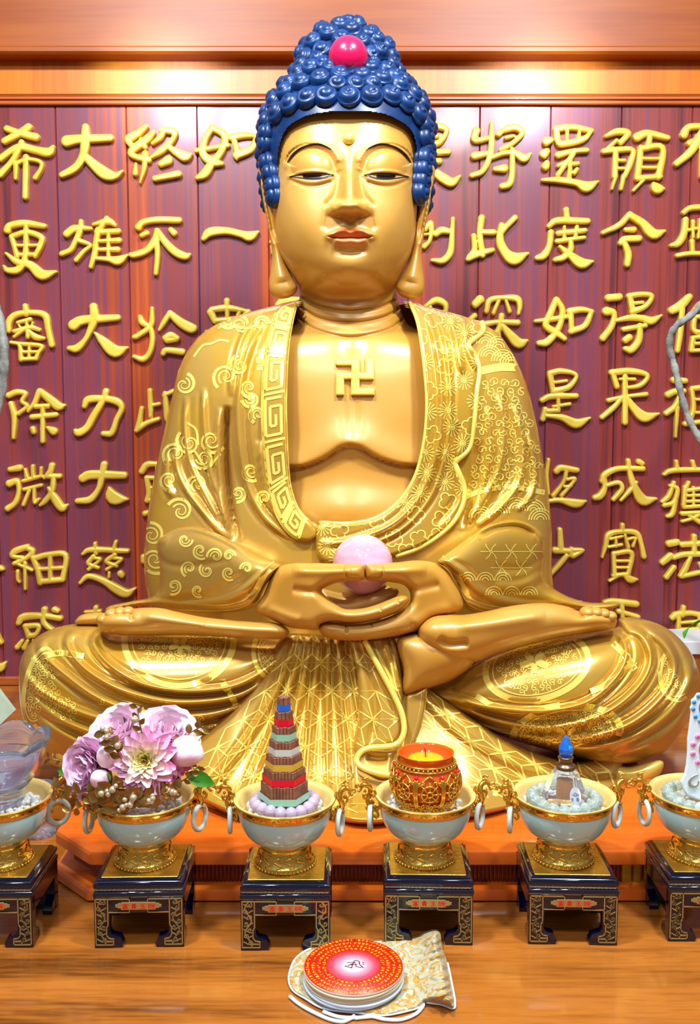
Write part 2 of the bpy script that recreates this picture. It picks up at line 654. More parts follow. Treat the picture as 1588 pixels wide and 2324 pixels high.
# ------------------------------------------------------------------ gilded calligraphy
# strokes traced as brush lines: 'x y halfwidth ...'; every crop has its own origin and scale
CROPS = {'A': (0, 220, 2.6467), 'B': (0, 820, 2.6467), 'C': (940, 220, 2.4506), 'D': (1000, 780, 2.7007), 'E': (330, 660, 2.5206)}
CH = [
 ('希', 'A', 'at the head of the leftmost full column', '40,190,16 110,215 215,240,18|170,180,18 120,215 25,265,16|0,370,16 70,320 130,300,18 220,320 290,332,22 318,300,10|128,272,14 110,320 60,400 0,465,18|95,400,14 92,490,9|95,402,12 160,375,10 240,390 245,430 212,485,13|155,360,14 150,600,14'),
 ('更', 'A', 'second from the top of the leftmost full column', '42,800,18 60,772,16 150,758,16 265,775,12|68,840,13 102,960,11|75,835,12 160,812,13 245,842,14 240,895 210,955,11|95,892,7 222,890,7|105,948,9 205,945,9|155,765,12 150,960,14 110,1035,18 45,1042,14 20,1015,5|35,940,7 100,990,15 180,1010,20 250,1068,26 335,1050,7'),
 ('審', 'A', 'third from the top of the leftmost full column', '150,1256,13 155,1300,16|50,1405,12 55,1345,16 100,1305,14 200,1295,13 270,1315,16 290,1400,14 310,1490,14|105,1355,8 180,1335,10|85,1408,10 180,1385,11 235,1398,9|158,1345,7 165,1440,10|145,1395,10 82,1440,6|170,1402,7 210,1440,15 262,1450,8|112,1370,5 125,1390,5|195,1355,5 188,1380,5|65,1475,9 115,1492,10 125,1578,12|110,1482,9 245,1495,10 228,1540 215,1572,11|120,1532,7 232,1530,7|175,1490,7 172,1575,7|125,1576,10 215,1572,10'),
 ('除', 'B', 'fourth from the top of the leftmost full column', '48,205,14 100,185,14 150,195,11 130,240,9 160,270,9 110,315,11|65,255,13 85,340,14 80,460,9|235,182,15 205,250,11 165,302,5|237,180,15 300,230,19 350,270,20 385,265,7|210,272,11 285,268,12|190,335,13 335,320,12|255,270,11 255,480,12|195,405,13 200,425,12|285,398,7 320,420,20'),
 ('微', 'B', 'fifth from the top of the leftmost full column', '58,650,12 115,640,16|55,735,18 100,722,14 112,780,11 90,850,13 45,885,15|150,650,7 160,695,11|195,630,9 198,695,9|245,640,7 243,690,7|140,718,9 245,690,9|145,770,9 245,745,9|175,775,9 140,862,9|205,760,9 205,850,7 230,828,6|310,625,14 300,660,13 265,700,8|280,692,11 355,690,12|322,690,13 310,780,13 270,840,13 240,865,7|290,762,8 330,830,20 370,882,18 400,865,7'),
 ('細', 'B', 'sixth from the top of the leftmost full column', '160,1115,13 90,1140,15 72,1170,11 130,1180,9|150,1120,9 192,1140,13 160,1180,11 85,1215,11|90,1212,8 190,1255,8|150,1212,9 150,1368,7|105,1262,9 105,1310,8 115,1328,5|200,1188,13 225,1250,13 240,1330,14|200,1185,13 290,1162,13 392,1167,12 375,1312,13|225,1250,9 385,1240,9|300,1165,11 300,1322,11|240,1325,13 365,1312,13'),
 ('惑', 'B', 'lowest in the leftmost full column, above the knee', '110,1572,13 140,1537,17 260,1530,13 360,1545,13|265,1492,15 260,1560,13 290,1600,12 330,1620,7|325,1492,13 345,1500,10|150,1592,11 170,1650,13|150,1592,13 230,1590,11 215,1640,11 170,1652,13|103,1718,13 130,1680,8|145,1722,13 165,1680,8|200,1680,9 215,1692,8'),
 ('大', 'A', 'at the head of the second full column from the left', '400,265,28 480,253,22 660,245,18|512,180,17 512,260,24 500,345,20 470,405,19 430,440,19 372,468,15|500,345,16 560,405,24 630,460,30 690,473,18 735,445,6'),
 ('雄', 'A', 'second in its column, between two taller plain characters', '400,822,18 440,792,18 480,787,13 545,790,9|485,747,11 480,800,15 450,870,13 420,920,13 370,942,13|470,862,12 540,890,9 500,930,11 457,980,12|560,765,8 650,747,16 690,770,8|640,730,13 600,790,12|590,800,17 575,870,13 570,930,15 545,1020,11|580,812,13 710,805,13|585,866,7 715,860,13|580,916,7 705,915,13|570,970,9 650,975,13 710,983,22 765,950,6|650,810,9 650,970,9'),
 ('大', 'A', 'third in its column with a detached right stroke', '440,1370,26 500,1340,22 705,1325,15|560,1260,19 565,1330,22 540,1400,15 510,1460,13 460,1510,19 415,1510,12|570,1418,6 620,1470,22 690,1528,30 765,1505,5'),
 ('力', 'B', 'fourth in the second full column from the left', '505,270,12 530,230,18 620,225,16 700,242,18 730,282,14 700,350,13 670,430,15 620,435,13|635,180,15 620,230,15 560,330,17 520,400,17 470,430,18 450,415,8'),
 ('大', 'B', 'fifth in its column with a triangular right stroke', '495,702,20 550,682,22 745,685,17|625,620,17 610,700,17 590,770,13 540,830,17 465,840,13|655,762,8 680,820,32 765,830,6'),
 ('慈', 'B', 'sixth in the second full column from the left', '570,1095,9 575,1152,11|695,1085,9 680,1142,11|495,1158,7 550,1132,13 765,1140,11|560,1172,11 530,1215,11 590,1240,8|560,1182,8 600,1192,8 530,1250,8|690,1162,11 640,1202,11 700,1230,8|680,1182,7 730,1192,8 640,1250,8|480,1332,8 530,1292,13 620,1320,15 700,1370,22 760,1395,20 812,1365,5|655,1270,7 655,1295,7|722,1275,15 732,1285,13'),
 ('悲', 'B', 'mostly hidden, its tip above the foot on the left', '575,1482,13 575,1512,12|510,1507,7 600,1502,9|520,1540,8 640,1530,8|575,1510,11 575,1560,11'),
 ('終', 'A', 'at the head of the third full column from the left', '880,175,10 820,222,18 772,252,20 785,290,12|922,210,10 870,262,20 800,312,18 792,350,14 890,378,16|845,255,10 870,300,12|872,340,16 865,430,11 840,515,4|815,402,7 810,460,13|985,205,12 960,242,13 915,278,8|970,197,14 1040,207,18 1040,250,12 980,312,17 910,362,8|1000,292,12 1060,332,18 1110,357,24 1145,345,8|965,402,14 1010,378,22|930,490,14 1070,462,17'),
 ('不', 'A', 'second in the third full column from the left', '830,782,17 860,752,15 950,737,15 1075,740,15|940,800,11 930,860,18 880,922,17 800,950,15 780,942,6|945,802,12 990,870,17 1050,930,20 1110,957,18 1140,945,6|940,850,13 945,950,13 935,1060,11|850,832,11 880,817,13|1025,797,12 1045,817,15'),
 ('於', 'A', 'third in the third full column from the left', '840,1322,11 850,1352,15 880,1372,12|912,1270,9 905,1372,13 830,1432,13 805,1442,11|900,1372,11 915,1450,13 900,1532,13 860,1575,15 805,1560,10|1020,1297,12 985,1352,13 955,1400,6|1020,1300,15 1080,1352,22 1150,1390,24 1172,1378,6|995,1448,16 1025,1432,17 1062,1450,14|1000,1462,13 1055,1455,13|980,1542,13 1000,1522,15 1095,1532,17'),
 ('此', 'B', 'fourth in its column, cut off by the left sleeve', '900,177,13 905,280,13 905,330,11|905,266,9 955,256,9|850,282,11 840,350,13 830,402,16|820,415,12 880,372,13 950,347,11|1040,180,12 985,205,10|990,192,11 1000,290,15 1000,350,9 1040,400,14'),
 ('取', 'B', 'fifth in its column, half hidden by the left sleeve', '850,662,14 880,622,15 930,617,12 1000,622,12|880,700,12 895,790,14 880,838,11|885,700,11 960,700,10|890,760,8 950,760,8|880,838,11 960,820,11|945,620,11 945,900,11|870,915,14 900,905,10'),
 ('泥', 'B', 'sixth in its column, only dots beside the left sleeve', '860,1175,13 862,1200,14|880,1270,9 890,1300,8|895,1330,8 905,1355,7'),
 ('如', 'A', 'at the head of the column beside the left of the head', '1275,182,15 1228,260,15 1218,340,18 1270,388,22 1330,400,12|1280,190,14 1340,222,18 1350,272,17 1320,340,17 1270,400,20 1230,460,22 1185,485,12|1180,322,12 1270,306,11 1365,290,13|1390,242,18 1460,230,15 1550,236,8|1400,242,13 1420,320,15 1420,372,8|1540,242,12 1510,312,17 1420,350,20'),
 ('一', 'A', 'single horizontal stroke beside the left ear', '1222,850,13 1262,812,22 1360,805,18 1450,825,18 1500,837,24 1550,810,6'),
 ('眾', 'A', 'just above the left shoulder', '1265,1292,18 1290,1345,15|1270,1277,13 1370,1267,15 1500,1290,7|1362,1225,15 1365,1330,9|1490,1290,13 1452,1327,12|1290,1345,13 1460,1327,12|1240,1412,10 1300,1400,10|1440,1285,9 1420,1330,9'),
 ('惡', 'E', 'peeping out between the left ear and shoulder', '758,80,14 780,62,17 830,55,17 890,45,7|820,60,9 815,110,9'),
 ('濁', 'A', 'two dots showing beside the left ear lobe', '1640,900,14 1640,935,12|1625,870,7 1632,880,7'),
 ('是', 'C', 'at the head of the column, half behind the head', '40,180,14 90,168,13 150,165,15 180,192,11 140,252,13 60,262,13|60,215,8 125,215,11|20,310,14 90,307,14 190,305,13|120,356,12 142,356,13|60,310,10 60,400,10|20,395,12 100,412,17 160,452,22 210,475,20 255,440,6'),
 ('則', 'C', 'second in its column, half behind the right ear', '62,735,10 90,700,11 95,742,11 85,800,9 55,832,12|50,765,6 88,762,6|120,762,14 150,742,16 190,747,13|215,677,9 210,762,11 200,862,15 160,910,15 100,908,8'),
 ('名', 'C', 'only its top shows over the right shoulder', '60,1167,8 120,1132,16 170,1152,14 175,1195,9|90,1170,8 60,1215,10|170,1190,9 120,1240,10'),
 ('將', 'C', 'at the head of the column right of the head', '430,142,7 430,242,13 420,332,13 380,412,13 322,437,12|345,187,17 337,240,13 425,227,11|335,327,17 420,312,11|520,162,8 470,207,12|490,187,11 560,167,16 600,202,12 540,262,11 480,292,8|510,227,7 550,217,6|420,342,8 500,312,11 560,312,13 610,342,18 648,315,5|545,292,11 545,420,13 530,482,15 490,497,14|450,402,11 500,397,18'),
 ('此', 'C', 'second in the column right of the head', '375,672,15 365,762,13 380,880,13|370,752,11 440,752,13|330,772,11 335,850,13 312,890,16 295,905,6|300,902,11 360,872,15 435,852,11|560,672,13 510,722,13 482,752,16|485,712,12 477,800,18 510,870,22 560,900,28 632,870,6'),
 ('深', 'C', 'third in its column, touching the right shoulder', '340,1152,18 365,1127,20|315,1237,14 335,1217,13|400,1192,11 420,1132,13 490,1117,11 570,1122,15 587,1162,11 580,1205,7|470,1132,9 440,1202,9|510,1132,7 530,1192,9|400,1262,14 470,1252,11 575,1255,13|485,1217,13 470,1292,14 430,1332,11|490,1272,12 530,1322,20 580,1370,24 628,1355,6|470,1282,9 470,1332,9'),
 ('還', 'C', 'at the head of the third column from the right', '735,247,19 757,240,14|722,317,20 737,302,14|730,385,18 737,368,13|790,182,14 800,250,13 830,260,13 940,235,13 985,192,8|790,177,15 880,167,13 985,187,11|850,172,9 850,232,7|920,170,7 915,232,7|800,322,14 880,302,11 960,296,11|890,302,13 860,352,11 800,382,8|880,322,11 800,432,11|870,332,9 860,472,11|887,372,9 910,370,9|892,420,11 905,402,9|715,462,8 800,462,14 900,477,15 960,500,24 1022,470,5'),
 ('度', 'C', 'second in the third column from the right', '845,627,13 850,682,13|750,717,11 800,687,15 965,690,13|760,752,13 750,832,13 720,882,17 685,895,12|800,757,11 950,742,11|835,722,7 835,792,9|905,722,9 895,782,9|795,802,11 945,782,9|870,792,11 870,852,13 830,892,15 785,905,11|810,832,8 870,882,17 930,925,24 992,915,6'),
 ('如', 'C', 'third in the third column from the right', '790,1127,13 750,1222,15 732,1272,15 790,1312,15 835,1345,11|795,1127,11 825,1192,13 800,1292,13 740,1362,17 695,1370,13|675,1247,8 760,1237,11 850,1222,11|870,1192,13 875,1302,11|865,1192,15 930,1182,13 990,1192,8|985,1197,11 950,1272,13 875,1302,15'),
 ('是', 'D', 'beside the right upper arm', '670,192,16 685,282,13|670,182,15 740,167,13 830,192,9 790,262,13 690,292,16|700,237,7 770,227,7|620,347,13 680,322,15 830,320,13|720,332,9 720,402,11|690,385,7 790,370,9|640,402,13 625,462,14|640,412,11 720,408,11|630,440,9 740,452,16 830,490,24 915,455,5'),
 ('恆', 'D', 'beside the right elbow', '625,742,7 622,782,7|660,712,9 650,802,9 658,920,8|710,782,15 740,762,16 835,775,13|770,782,11 750,852,9 690,932,11|775,832,7 822,832,9 740,932,9|760,877,7 800,872,7|665,965,11 730,960,13 830,980,22 890,965,5'),
 ('沙', 'D', 'just outside the right sleeve cuff', '730,1142,13 735,1252,16|700,1267,16 790,1272,13|802,1262,13 802,1302,11|802,1267,13 872,1267,8 812,1302,13|770,1302,13 730,1352,13 668,1422,10'),
 ('願', 'C', 'at the head of the second column from the right, on orange wood', '1065,217,8 1130,192,15 1190,202,14 1150,252,13|1125,242,9 1060,302,9|1055,302,13 1140,292,13 1215,297,11 1200,372,13 1170,442,11|1120,302,13 1115,442,13|1140,352,7 1170,352,7|1140,397,7 1165,397,7|1120,442,9 1100,512,5|1165,442,11 1150,512,8|1240,222,20 1300,202,16 1410,227,12|1310,222,13 1300,282,13|1260,282,13 1250,382,15 1240,452,13|1260,287,13 1380,282,13 1360,442,16|1270,342,7 1360,342,7|1265,392,7 1355,392,7|1240,452,13 1370,442,11|1275,462,8 1220,520,7|1330,482,8 1350,510,24 1390,510,5'),
 ('今', 'C', 'second in the second column from the right', '1200,652,13 1140,712,13 1050,755,10|1200,657,15 1270,702,18 1330,762,24 1393,745,6|1175,737,9 1222,737,13|1150,812,13 1170,792,15 1250,787,15|1165,802,13 1190,872,16 1185,930,14'),
 ('得', 'C', 'third in the second column from the right', '1080,1117,16 1140,1112,16|1070,1192,20 1110,1202,13 1100,1272,13 1050,1342,15|1200,1112,13 1215,1192,13|1195,1107,13 1260,1097,11 1320,1107,11 1290,1162,11 1215,1192,15|1220,1147,7 1270,1142,7|1110,1247,7 1200,1227,13 1270,1232,15 1320,1245,18 1375,1215,5|1165,1292,11 1285,1272,11|1255,1272,13 1250,1352,15 1210,1405,16 1175,1400,11|1175,1352,14 1195,1337,15'),
 ('果', 'D', 'fourth in the second column from the right', '1055,182,13 1080,262,13|1050,177,16 1160,167,15 1265,192,11 1230,252,11 1130,272,7|1100,217,7 1190,217,7|1130,202,13 1130,482,15|1030,347,11 1130,325,9 1260,310,11|1110,332,11 1060,392,13 990,452,12|1140,332,13 1190,402,20 1250,450,26 1335,430,6'),
 ('成', 'D', 'fifth in the second column from the right', '990,842,14 1010,802,15 1090,767,13 1240,767,13|1000,812,13 1005,882,13 980,932,17 945,945,13|1010,872,9 1090,852,11 1110,892,11 1060,955,11|1150,717,11 1160,792,13 1190,882,18 1240,960,26 1320,950,6|1215,722,13 1237,735,11|1200,852,9 1160,902,11 1105,960,8'),
 ('寶', 'D', 'sixth in the second column from the right', '1115,1112,11 1115,1152,11|990,1310,6 1010,1242,11 1030,1172,13 1110,1152,11 1200,1162,13 1230,1232,11 1245,1305,13|1040,1197,7 1110,1182,7|1030,1247,7 1110,1232,7|1075,1187,7 1075,1242,7|1130,1172,7 1150,1250,9|1140,1202,7 1190,1192,7 1180,1242,7|1060,1292,11 1065,1422,11|1060,1287,11 1170,1282,11 1150,1412,11|1070,1332,6 1150,1332,6|1070,1372,6 1150,1372,6|1060,1422,11 1150,1412,9|1090,1422,8 1035,1455,6|1120,1412,8 1160,1445,18 1205,1445,5'),
 ('王', 'D', 'lowest in its column, showing above the foot on the right', '1010,1592,16 1060,1582,15 1200,1597,15|1110,1592,12 1115,1680,12|1090,1642,13 1210,1677,12'),
 ('不', 'C', 'at the head of the rightmost column', '1500,212,17 1530,167,15 1640,165,13 1720,165,13|1600,200,18 1540,302,18 1460,370,15|1600,220,15 1600,440,13|1610,220,14 1660,300,20 1730,350,12|1530,257,14 1545,245,11'),
 ('歷', 'C', 'second in the rightmost column', '1500,642,11 1540,617,13 1640,612,13|1510,682,13 1500,762,15 1470,812,15 1430,825,9|1550,692,9 1550,782,7|1520,742,7 1620,722,7|1545,802,11 1550,872,9|1465,882,11 1530,872,11 1650,872,11|1590,682,7 1580,782,7|1600,720,8 1640,780,8'),
 ('僧', 'C', 'third in the rightmost column, crossed by the grey branch', '1530,1112,15 1480,1162,20 1435,1187,18|1490,1172,13 1480,1302,13 1465,1412,11|1590,1152,12 1550,1202,11|1560,1222,11 1560,1302,11 1650,1302,9|1560,1225,10 1650,1215,10|1552,1342,11 1542,1410,11|1550,1372,7 1640,1367,7|1545,1412,9 1640,1407,9|1552,1338,9 1640,1330,9'),
 ('祖', 'D', 'fourth in the rightmost column, behind the grey branch', '1430,222,16 1500,227,13|1395,312,16 1440,292,15 1490,290,13|1470,302,11 1440,382,13 1385,427,13|1450,392,11 1440,570,7|1540,282,11 1550,400,12 1520,482,13|1545,275,13 1660,262,13|1550,342,7 1640,342,7|1540,422,7 1640,422,7|1500,492,13 1660,472,11'),
 ('獲', 'D', 'fifth in the rightmost column', '1370,802,8 1430,777,13 1640,772,11|1445,722,9 1450,772,11|1545,722,9 1560,772,9|1430,852,9 1400,932,11 1360,970,9|1410,872,9 1450,892,11 1430,972,11 1370,992,11|1440,960,11 1420,1042,13 1390,1060,8|1500,882,11 1490,992,11|1520,852,9 1500,892,9|1500,902,9 1640,882,9|1500,932,7 1640,927,7|1500,967,7 1640,962,7|1490,1002,9 1640,992,9|1550,882,7 1550,992,7|1480,1042,11 1640,1032,9|1600,1042,11 1540,1072,9 1480,1090,7|1520,1052,7 1600,1098,13 1660,1110,9'),
 ('法', 'D', 'sixth in the rightmost column', '1400,1227,16 1450,1217,15|1360,1342,14 1410,1302,16|1385,1432,13 1430,1372,12|1555,1182,13 1555,1292,13|1480,1232,13 1640,1222,13|1430,1312,11 1500,1292,13 1650,1290,13|1530,1312,11 1500,1382,13 1470,1425,11|1480,1427,11 1640,1392,11|1590,1350,10 1640,1440,14'),
 ('身', 'D', 'lowest in the rightmost column above the pale shelf', '1490,1617,11 1482,1662,13|1420,1682,13 1450,1662,15 1530,1652,11 1600,1665,13|1460,1672,11 1455,1812,13|1470,1712,7 1580,1702,7|1470,1752,7 1580,1747,7|1590,1662,11 1580,1812,13|1420,1802,11 1600,1790,11'),
 ('登', 'B', 'a tip at the left edge beside the sixth row', '-30,1240,14 0,1245,14 15,1250,8'),
 ('覺', 'B', 'a stroke end at the left edge low down', '-40,1835,18 0,1842,20 30,1812,6|-15,1650,10 4,1690,11|-15,1650,10 -40,1740,10 -40,1835,12'),
]


def character(i, ch, crop, where, txt):
    ox, oy, s = CROPS[crop]
    segs = []
    for stroke in txt.split('|'):
        pts = []
        wd = 14.0
        for tok in stroke.split(' '):
            q = [float(t) for t in tok.split(',')]
            if len(q) > 2:
                wd = q[2]
            pts.append((ox + q[0] / s, oy + q[1] / s, wd / s))
        c = cr(pts, 5)
        segs.append(c)
    allp = np.concatenate(segs)
    mx = allp[:, 2].max() + 4
    fx0, fy0 = allp[:, 0].min() - mx, allp[:, 1].min() - mx
    fx1, fy1 = allp[:, 0].max() + mx, allp[:, 1].max() + mx

    def fn(x, y):
        best = np.full(x.shape, -1e9)
        for c in segs:
            for a, b in zip(c[:-1], c[1:]):
                l2 = (b[0] - a[0]) ** 2 + (b[1] - a[1]) ** 2 + 1e-9
                t = np.clip(((x - a[0]) * (b[0] - a[0]) + (y - a[1]) * (b[1] - a[1])) / l2, 0, 1)
                d = np.hypot(x - a[0] - t * (b[0] - a[0]), y - a[1] - t * (b[1] - a[1]))
                best = np.maximum(best, (a[2] + t * (b[2] - a[2])) * 1.22 + 0.5 - d)
        return best

    p, tri, bd, ed = march(fx0, fx1, fy0, fy1, 1.7, fn)
    f = np.clip(fn(p[:, 0], p[:, 1]), 0, None)
    f[bd] = 0
    h = 0.0085 + 0.0075 * (1 - (1 - np.clip(f / 6.0, 0, 1)) ** 2) ** 0.5
    top = P(p[:, 0], p[:, 1], WD - h)
    # straight carved sides go back to the board
    n = len(p)
    base = top.copy()
    base[:, 1] = WD + 0.0005
    faces = tri.tolist() + [(a, b, n + b, n + a) for a, b in ed]
    used = sorted({q for e in ed for q in e})
    rm = {q: n + k for k, q in enumerate(used)}
    faces = tri.tolist() + [(b, a, rm[a], rm[b]) for a, b in ed]
    v = np.concatenate([top, base[used]])
    o = mk('carved_character', v, faces, M_gildchar, None, True, True)
    return tag(o, 'gold carved character %s, %s' % (ch, where), 'character', 'gold carved characters on the planked wall')


for i_, (ch_, cp_, wh_, tx_) in enumerate(CH):
    character(i_, ch_, cp_, wh_, tx_)
# ------------------------------------------------------------------ the seated statue
M_skin = mat('satin_gold_lacquer', srgb(194, 136, 46), 0.42, 0.10, coat=0.5, crough=0.28, bump=(9, 0.15, 0.004), noise=(6, srgb(198, 146, 66), (1, 1, 1), 0.4, 0.65))
M_robe = mat('gold_robe_lacquer', srgb(200, 152, 46), 0.26, 0.40, coat=0.5, crough=0.14, noise=(7, srgb(192, 148, 66), (1, 1, 1), 0.4, 0.65))
M_leaf = mat('bright_gold_leaf', srgb(255, 232, 112), 0.25, 0.36, coat=0.2)
M_hair = mat('blue_hair_paint', srgb(3, 36, 80), 0.36, noise=(40, srgb(6, 50, 104), (1, 1, 1), 0.4, 0.65))
M_pink = mat('magenta_lacquer', srgb(196, 8, 70), 0.28, coat=0.4)
M_lip = mat('lip_paint', srgb(186, 84, 34), 0.35, 0.1)
M_lip2 = mat('lower_lip_paint', srgb(206, 124, 74), 0.35, 0.1)
M_line = mat('dark_line_paint', srgb(40, 22, 14), 0.4)
M_eye = mat('eye_white_paint', srgb(196, 150, 84), 0.3)
M_iris = mat('iris_paint', srgb(30, 14, 14), 0.2)
M_rim = mat('eye_red_rim', srgb(120, 40, 24), 0.3)

statue = thing('seated_statue', 'large golden seated statue with blue curled hair holding a pink ball', 'statue', (0.0, 1.75, 0.073))


def crop4(*p):    # outline points read on the enlargement of the left knee
    return [(30 + a / 2.0623, 1340 + b / 2.0623) for a, b in p]


def crop5(*p):    # the same for the right knee
    return [(780 + a / 1.9653, 1340 + b / 1.9653) for a, b in p]


def hands_crop(*p):
    return [(560 + a / 2.9407, 1180 + b / 2.9407) for a, b in p]


def head_crop(*p):
    return [(560 + a / 3.4174, 40 + b / 3.4174) for a, b in p]


# ---- body: head, neck and chest as one surface
FACE = 791.0
ys = np.concatenate([np.arange(150, 790, 2.0), np.arange(790, 1300, 5.0)])
hwT = [(140, 30), (150, 62), (165, 95), (180, 118), (220, 146), (260, 156), (320, 160), (400, 160), (480, 158), (540, 152), (580, 143), (606, 131),
       (630, 119), (648, 111), (662, 108), (680, 110), (700, 114), (722, 120), (742, 134), (757, 176), (772, 232), (800, 278), (830, 296), (900, 308), (1000, 310), (1100, 300), (1200, 288), (1300, 270)]
frT = [(140, .02), (160, .07), (200, .105), (260, .130), (320, .142), (400, .146), (480, .152), (560, .153), (600, .147), (625, .136), (642, .122), (655, .104), (664, .088), (676, .078),
       (700, .082), (740, .096), (775, .122), (830, .142), (900, .154), (1000, .158), (1050, .152), (1100, .150), (1170, .160), (1230, .158), (1300, .15)]
bkT = [(140, .03), (160, .08), (200, .12), (300, .15), (450, .15), (560, .13), (640, .10), (700, .095), (760, .10), (850, .13), (1000, .15), (1300, .16)]
dcT = [(140, 1.80), (600, 1.80), (700, 1.815), (1300, 1.815)]
exT = [(140, 2.0), (300, 2.25), (560, 2.25), (640, 2.1), (700, 2.0), (760, 2.1), (900, 2.15), (1300, 2.2)]
cxT = [(140, 789), (700, 793), (800, 806), (1300, 806)]
T = lambda t: smooth_interp(ys, t)
bv, ba = body_loft(ys, T(cxT), T(hwT), T(dcT), T(frT), T(bkT), T(exT), 360)
nr_, na_ = bv.shape[:2]
bflat = bv.reshape(-1, 3)
bpx, bpy_ = PX(bflat)
facing = np.repeat(np.clip(np.cos(ba) * 3.0, 0, 1)[None], nr_, 0).ravel()


def ss(a, b, x):
    t = np.clip((x - a) / (b - a), 0, 1)
    return t * t * (3 - 2 * t)


def face_relief(x, y):
    """Carved features of face, neck and chest: metres toward the viewer."""
    d = np.zeros(len(x))
    # nose: bridge widening to the tip, with wings and a sharp underside
    amp = smooth_interp(y, [(300, 0), (330, .002), (350, .005), (380, .010), (420, .022), (450, .0300), (470, .0350), (481, .0345), (488, .027), (495, .005), (502, 0), (520, 0)])
    wid = smooth_interp(y, [(300, 24), (340, 17), (380, 15), (420, 16), (450, 19), (475, 22), (500, 22)])
    c = 792 + (y - 330) * 0.012
    d += amp * np.exp(-np.abs((x - c) / wid) ** 2.6)
    low = 1 - ss(485, 493, y)
    for nx in (763, 823):
        d += 0.0195 * np.exp(-(((x - nx) / 19) ** 2 + ((y - 476) / 16) ** 2) ** 1.6) * low
    for nx in (779, 812):     # nostrils
        d -= 0.006 * np.exp(-((x - nx) / 9) ** 2 - ((y - 491) / 5) ** 2)
    # brow ridge, socket and bulging upper lids
    for m in (1, -1):
        X = x if m == 1 else 1584 - x
        brow, t = seg_dist(X, y, cr([(648, 378), (662, 350), (686, 332), (712, 326), (740, 334), (758, 350), (768, 374), (772, 410), (768, 446)], 6))
        below = np.exp(-((brow - 9) / 7.5) ** 2)
        ins = (((X - 706) / 62) ** 2 + ((y - 378) / 54) ** 2) < 1.0
        d -= 0.0062 * below * np.where(ins, 1, 0.0) * np.where(t > 0.03, 1, 0)
        d += 0.0022 * np.exp(-(brow / 6) ** 2) * np.where(t < 0.75, 1, 0)
        r = ((X - 706) / 47) ** 2 + ((y - 374) / 37) ** 2
        d += 0.0085 * np.clip(1 - r, 0, 1) ** 0.8 * (1 - ss(394, 402, y))
        e1, _ = seg_dist(X, y, cr([(656, 401), (680, 394), (706, 391), (735, 392), (758, 396)], 5))
        d += 0.0020 * np.exp(-(e1 / 3.2) ** 2)
        e2, _ = seg_dist(X, y, cr([(658, 404), (690, 411), (716, 412), (742, 407), (757, 399)], 5))
        d += 0.0026 * np.exp(-((e2 - 1) / 4.5) ** 2)
        d -= 0.0028 * np.exp(-((seg_dist(X, y, cr([(660, 408), (690, 421), (718, 422), (748, 413)], 5))[0]) / 3.6) ** 2)
        d -= 0.0040 * np.exp(-(seg_dist(X, y, cr([(770, 372), (768, 410), (760, 440), (744, 462)], 5))[0] / 6) ** 2)
        # cheek and the fold beside the nose wing
        d += 0.006 * np.exp(-((X - 690) / 45) ** 2 - ((y - 500) / 60) ** 2)
        d -= 0.0035 * np.exp(-(seg_dist(X, y, cr([(745, 470), (741, 492), (736, 512)], 5))[0] / 9) ** 2)
    # mouth
    up, _ = seg_dist(x, y, cr([(748, 537), (768, 528), (783, 526), (795, 530), (807, 526), (823, 528), (842, 537)], 5))
    d += 0.0085 * np.exp(-(up / 8.0) ** 2)
    lo, _ = seg_dist(x, y, cr([(766, 548), (780, 550), (797, 549), (812, 551), (825, 548)], 5))
    d += 0.0090 * np.exp(-(lo / 8.5) ** 2)
    li, _ = seg_dist(x, y, cr([(746, 538), (770, 541), (795, 540), (820, 541), (844, 538)], 5))
    d -= 0.0055 * np.exp(-(li / 2.4) ** 2)
    d -= 0.0030 * np.exp(-((x - 796) / 7) ** 2 - ((y - 508) / 10) ** 2)
    d += 0.0022 * np.exp(-((np.abs(x - 796) - 13) / 6) ** 2 - ((y - 510) / 11) ** 2)
    d -= 0.0050 * np.exp(-(seg_dist(x, y, [(768, 569), (795, 573), (824, 569)])[0] / 9) ** 2)
    d += 0.0100 * np.exp(-(((x - 794) / 44) ** 2 + ((y - 610) / 28) ** 2))
    d -= 0.0030 * np.exp(-(seg_dist(x, y, cr([(738, 626), (765, 643), (795, 648), (825, 643), (852, 626)], 5))[0] / 5) ** 2)
    # rings of the neck
    for ln in ([(676, 672), (720, 694), (795, 705), (868, 694), (914, 672)], [(676, 694), (722, 720), (795, 731), (872, 719), (916, 694)], [(676, 720), (716, 748), (795, 764), (880, 748), (925, 716)]):
        q, _ = seg_dist(x, y, cr(ln, 8))
        d -= 0.0085 * np.exp(-(q / 3.6) ** 2)
    # collar hollow, breast folds, belly
    d -= 0.008 * np.exp(-((x - 800) / 26) ** 2 - ((y - 785) / 22) ** 2)
    q, _ = seg_dist(x, y, cr([(640, 1062), (690, 1058), (735, 1040), (775, 1014), (795, 1009), (815, 1014), (860, 1040), (910, 1055), (965, 1058)], 8))
    ab = 1 - ss(-2, 2, y - np.interp(x, [640, 690, 735, 775, 795, 815, 860, 910, 965], [1062, 1058, 1040, 1014, 1009, 1014, 1040, 1055, 1058]))
    d += 0.016 * ab * np.exp(-(q / 46) ** 2) - 0.005 * np.exp(-(q / 4) ** 2)
    d -= 0.006 * np.exp(-((x - 800) / 16) ** 2) * ss(820, 880, y) * (1 - ss(980, 1010, y))
    d += 0.012 * np.exp(-((x - 790) / 90) ** 2 - ((y - 1150) / 60) ** 2)
    return d


bflat[:, 1] -= face_relief(bpx, bpy_) * facing
G_body = G()
G_body.add(bflat, grid_faces(nr_, na_))
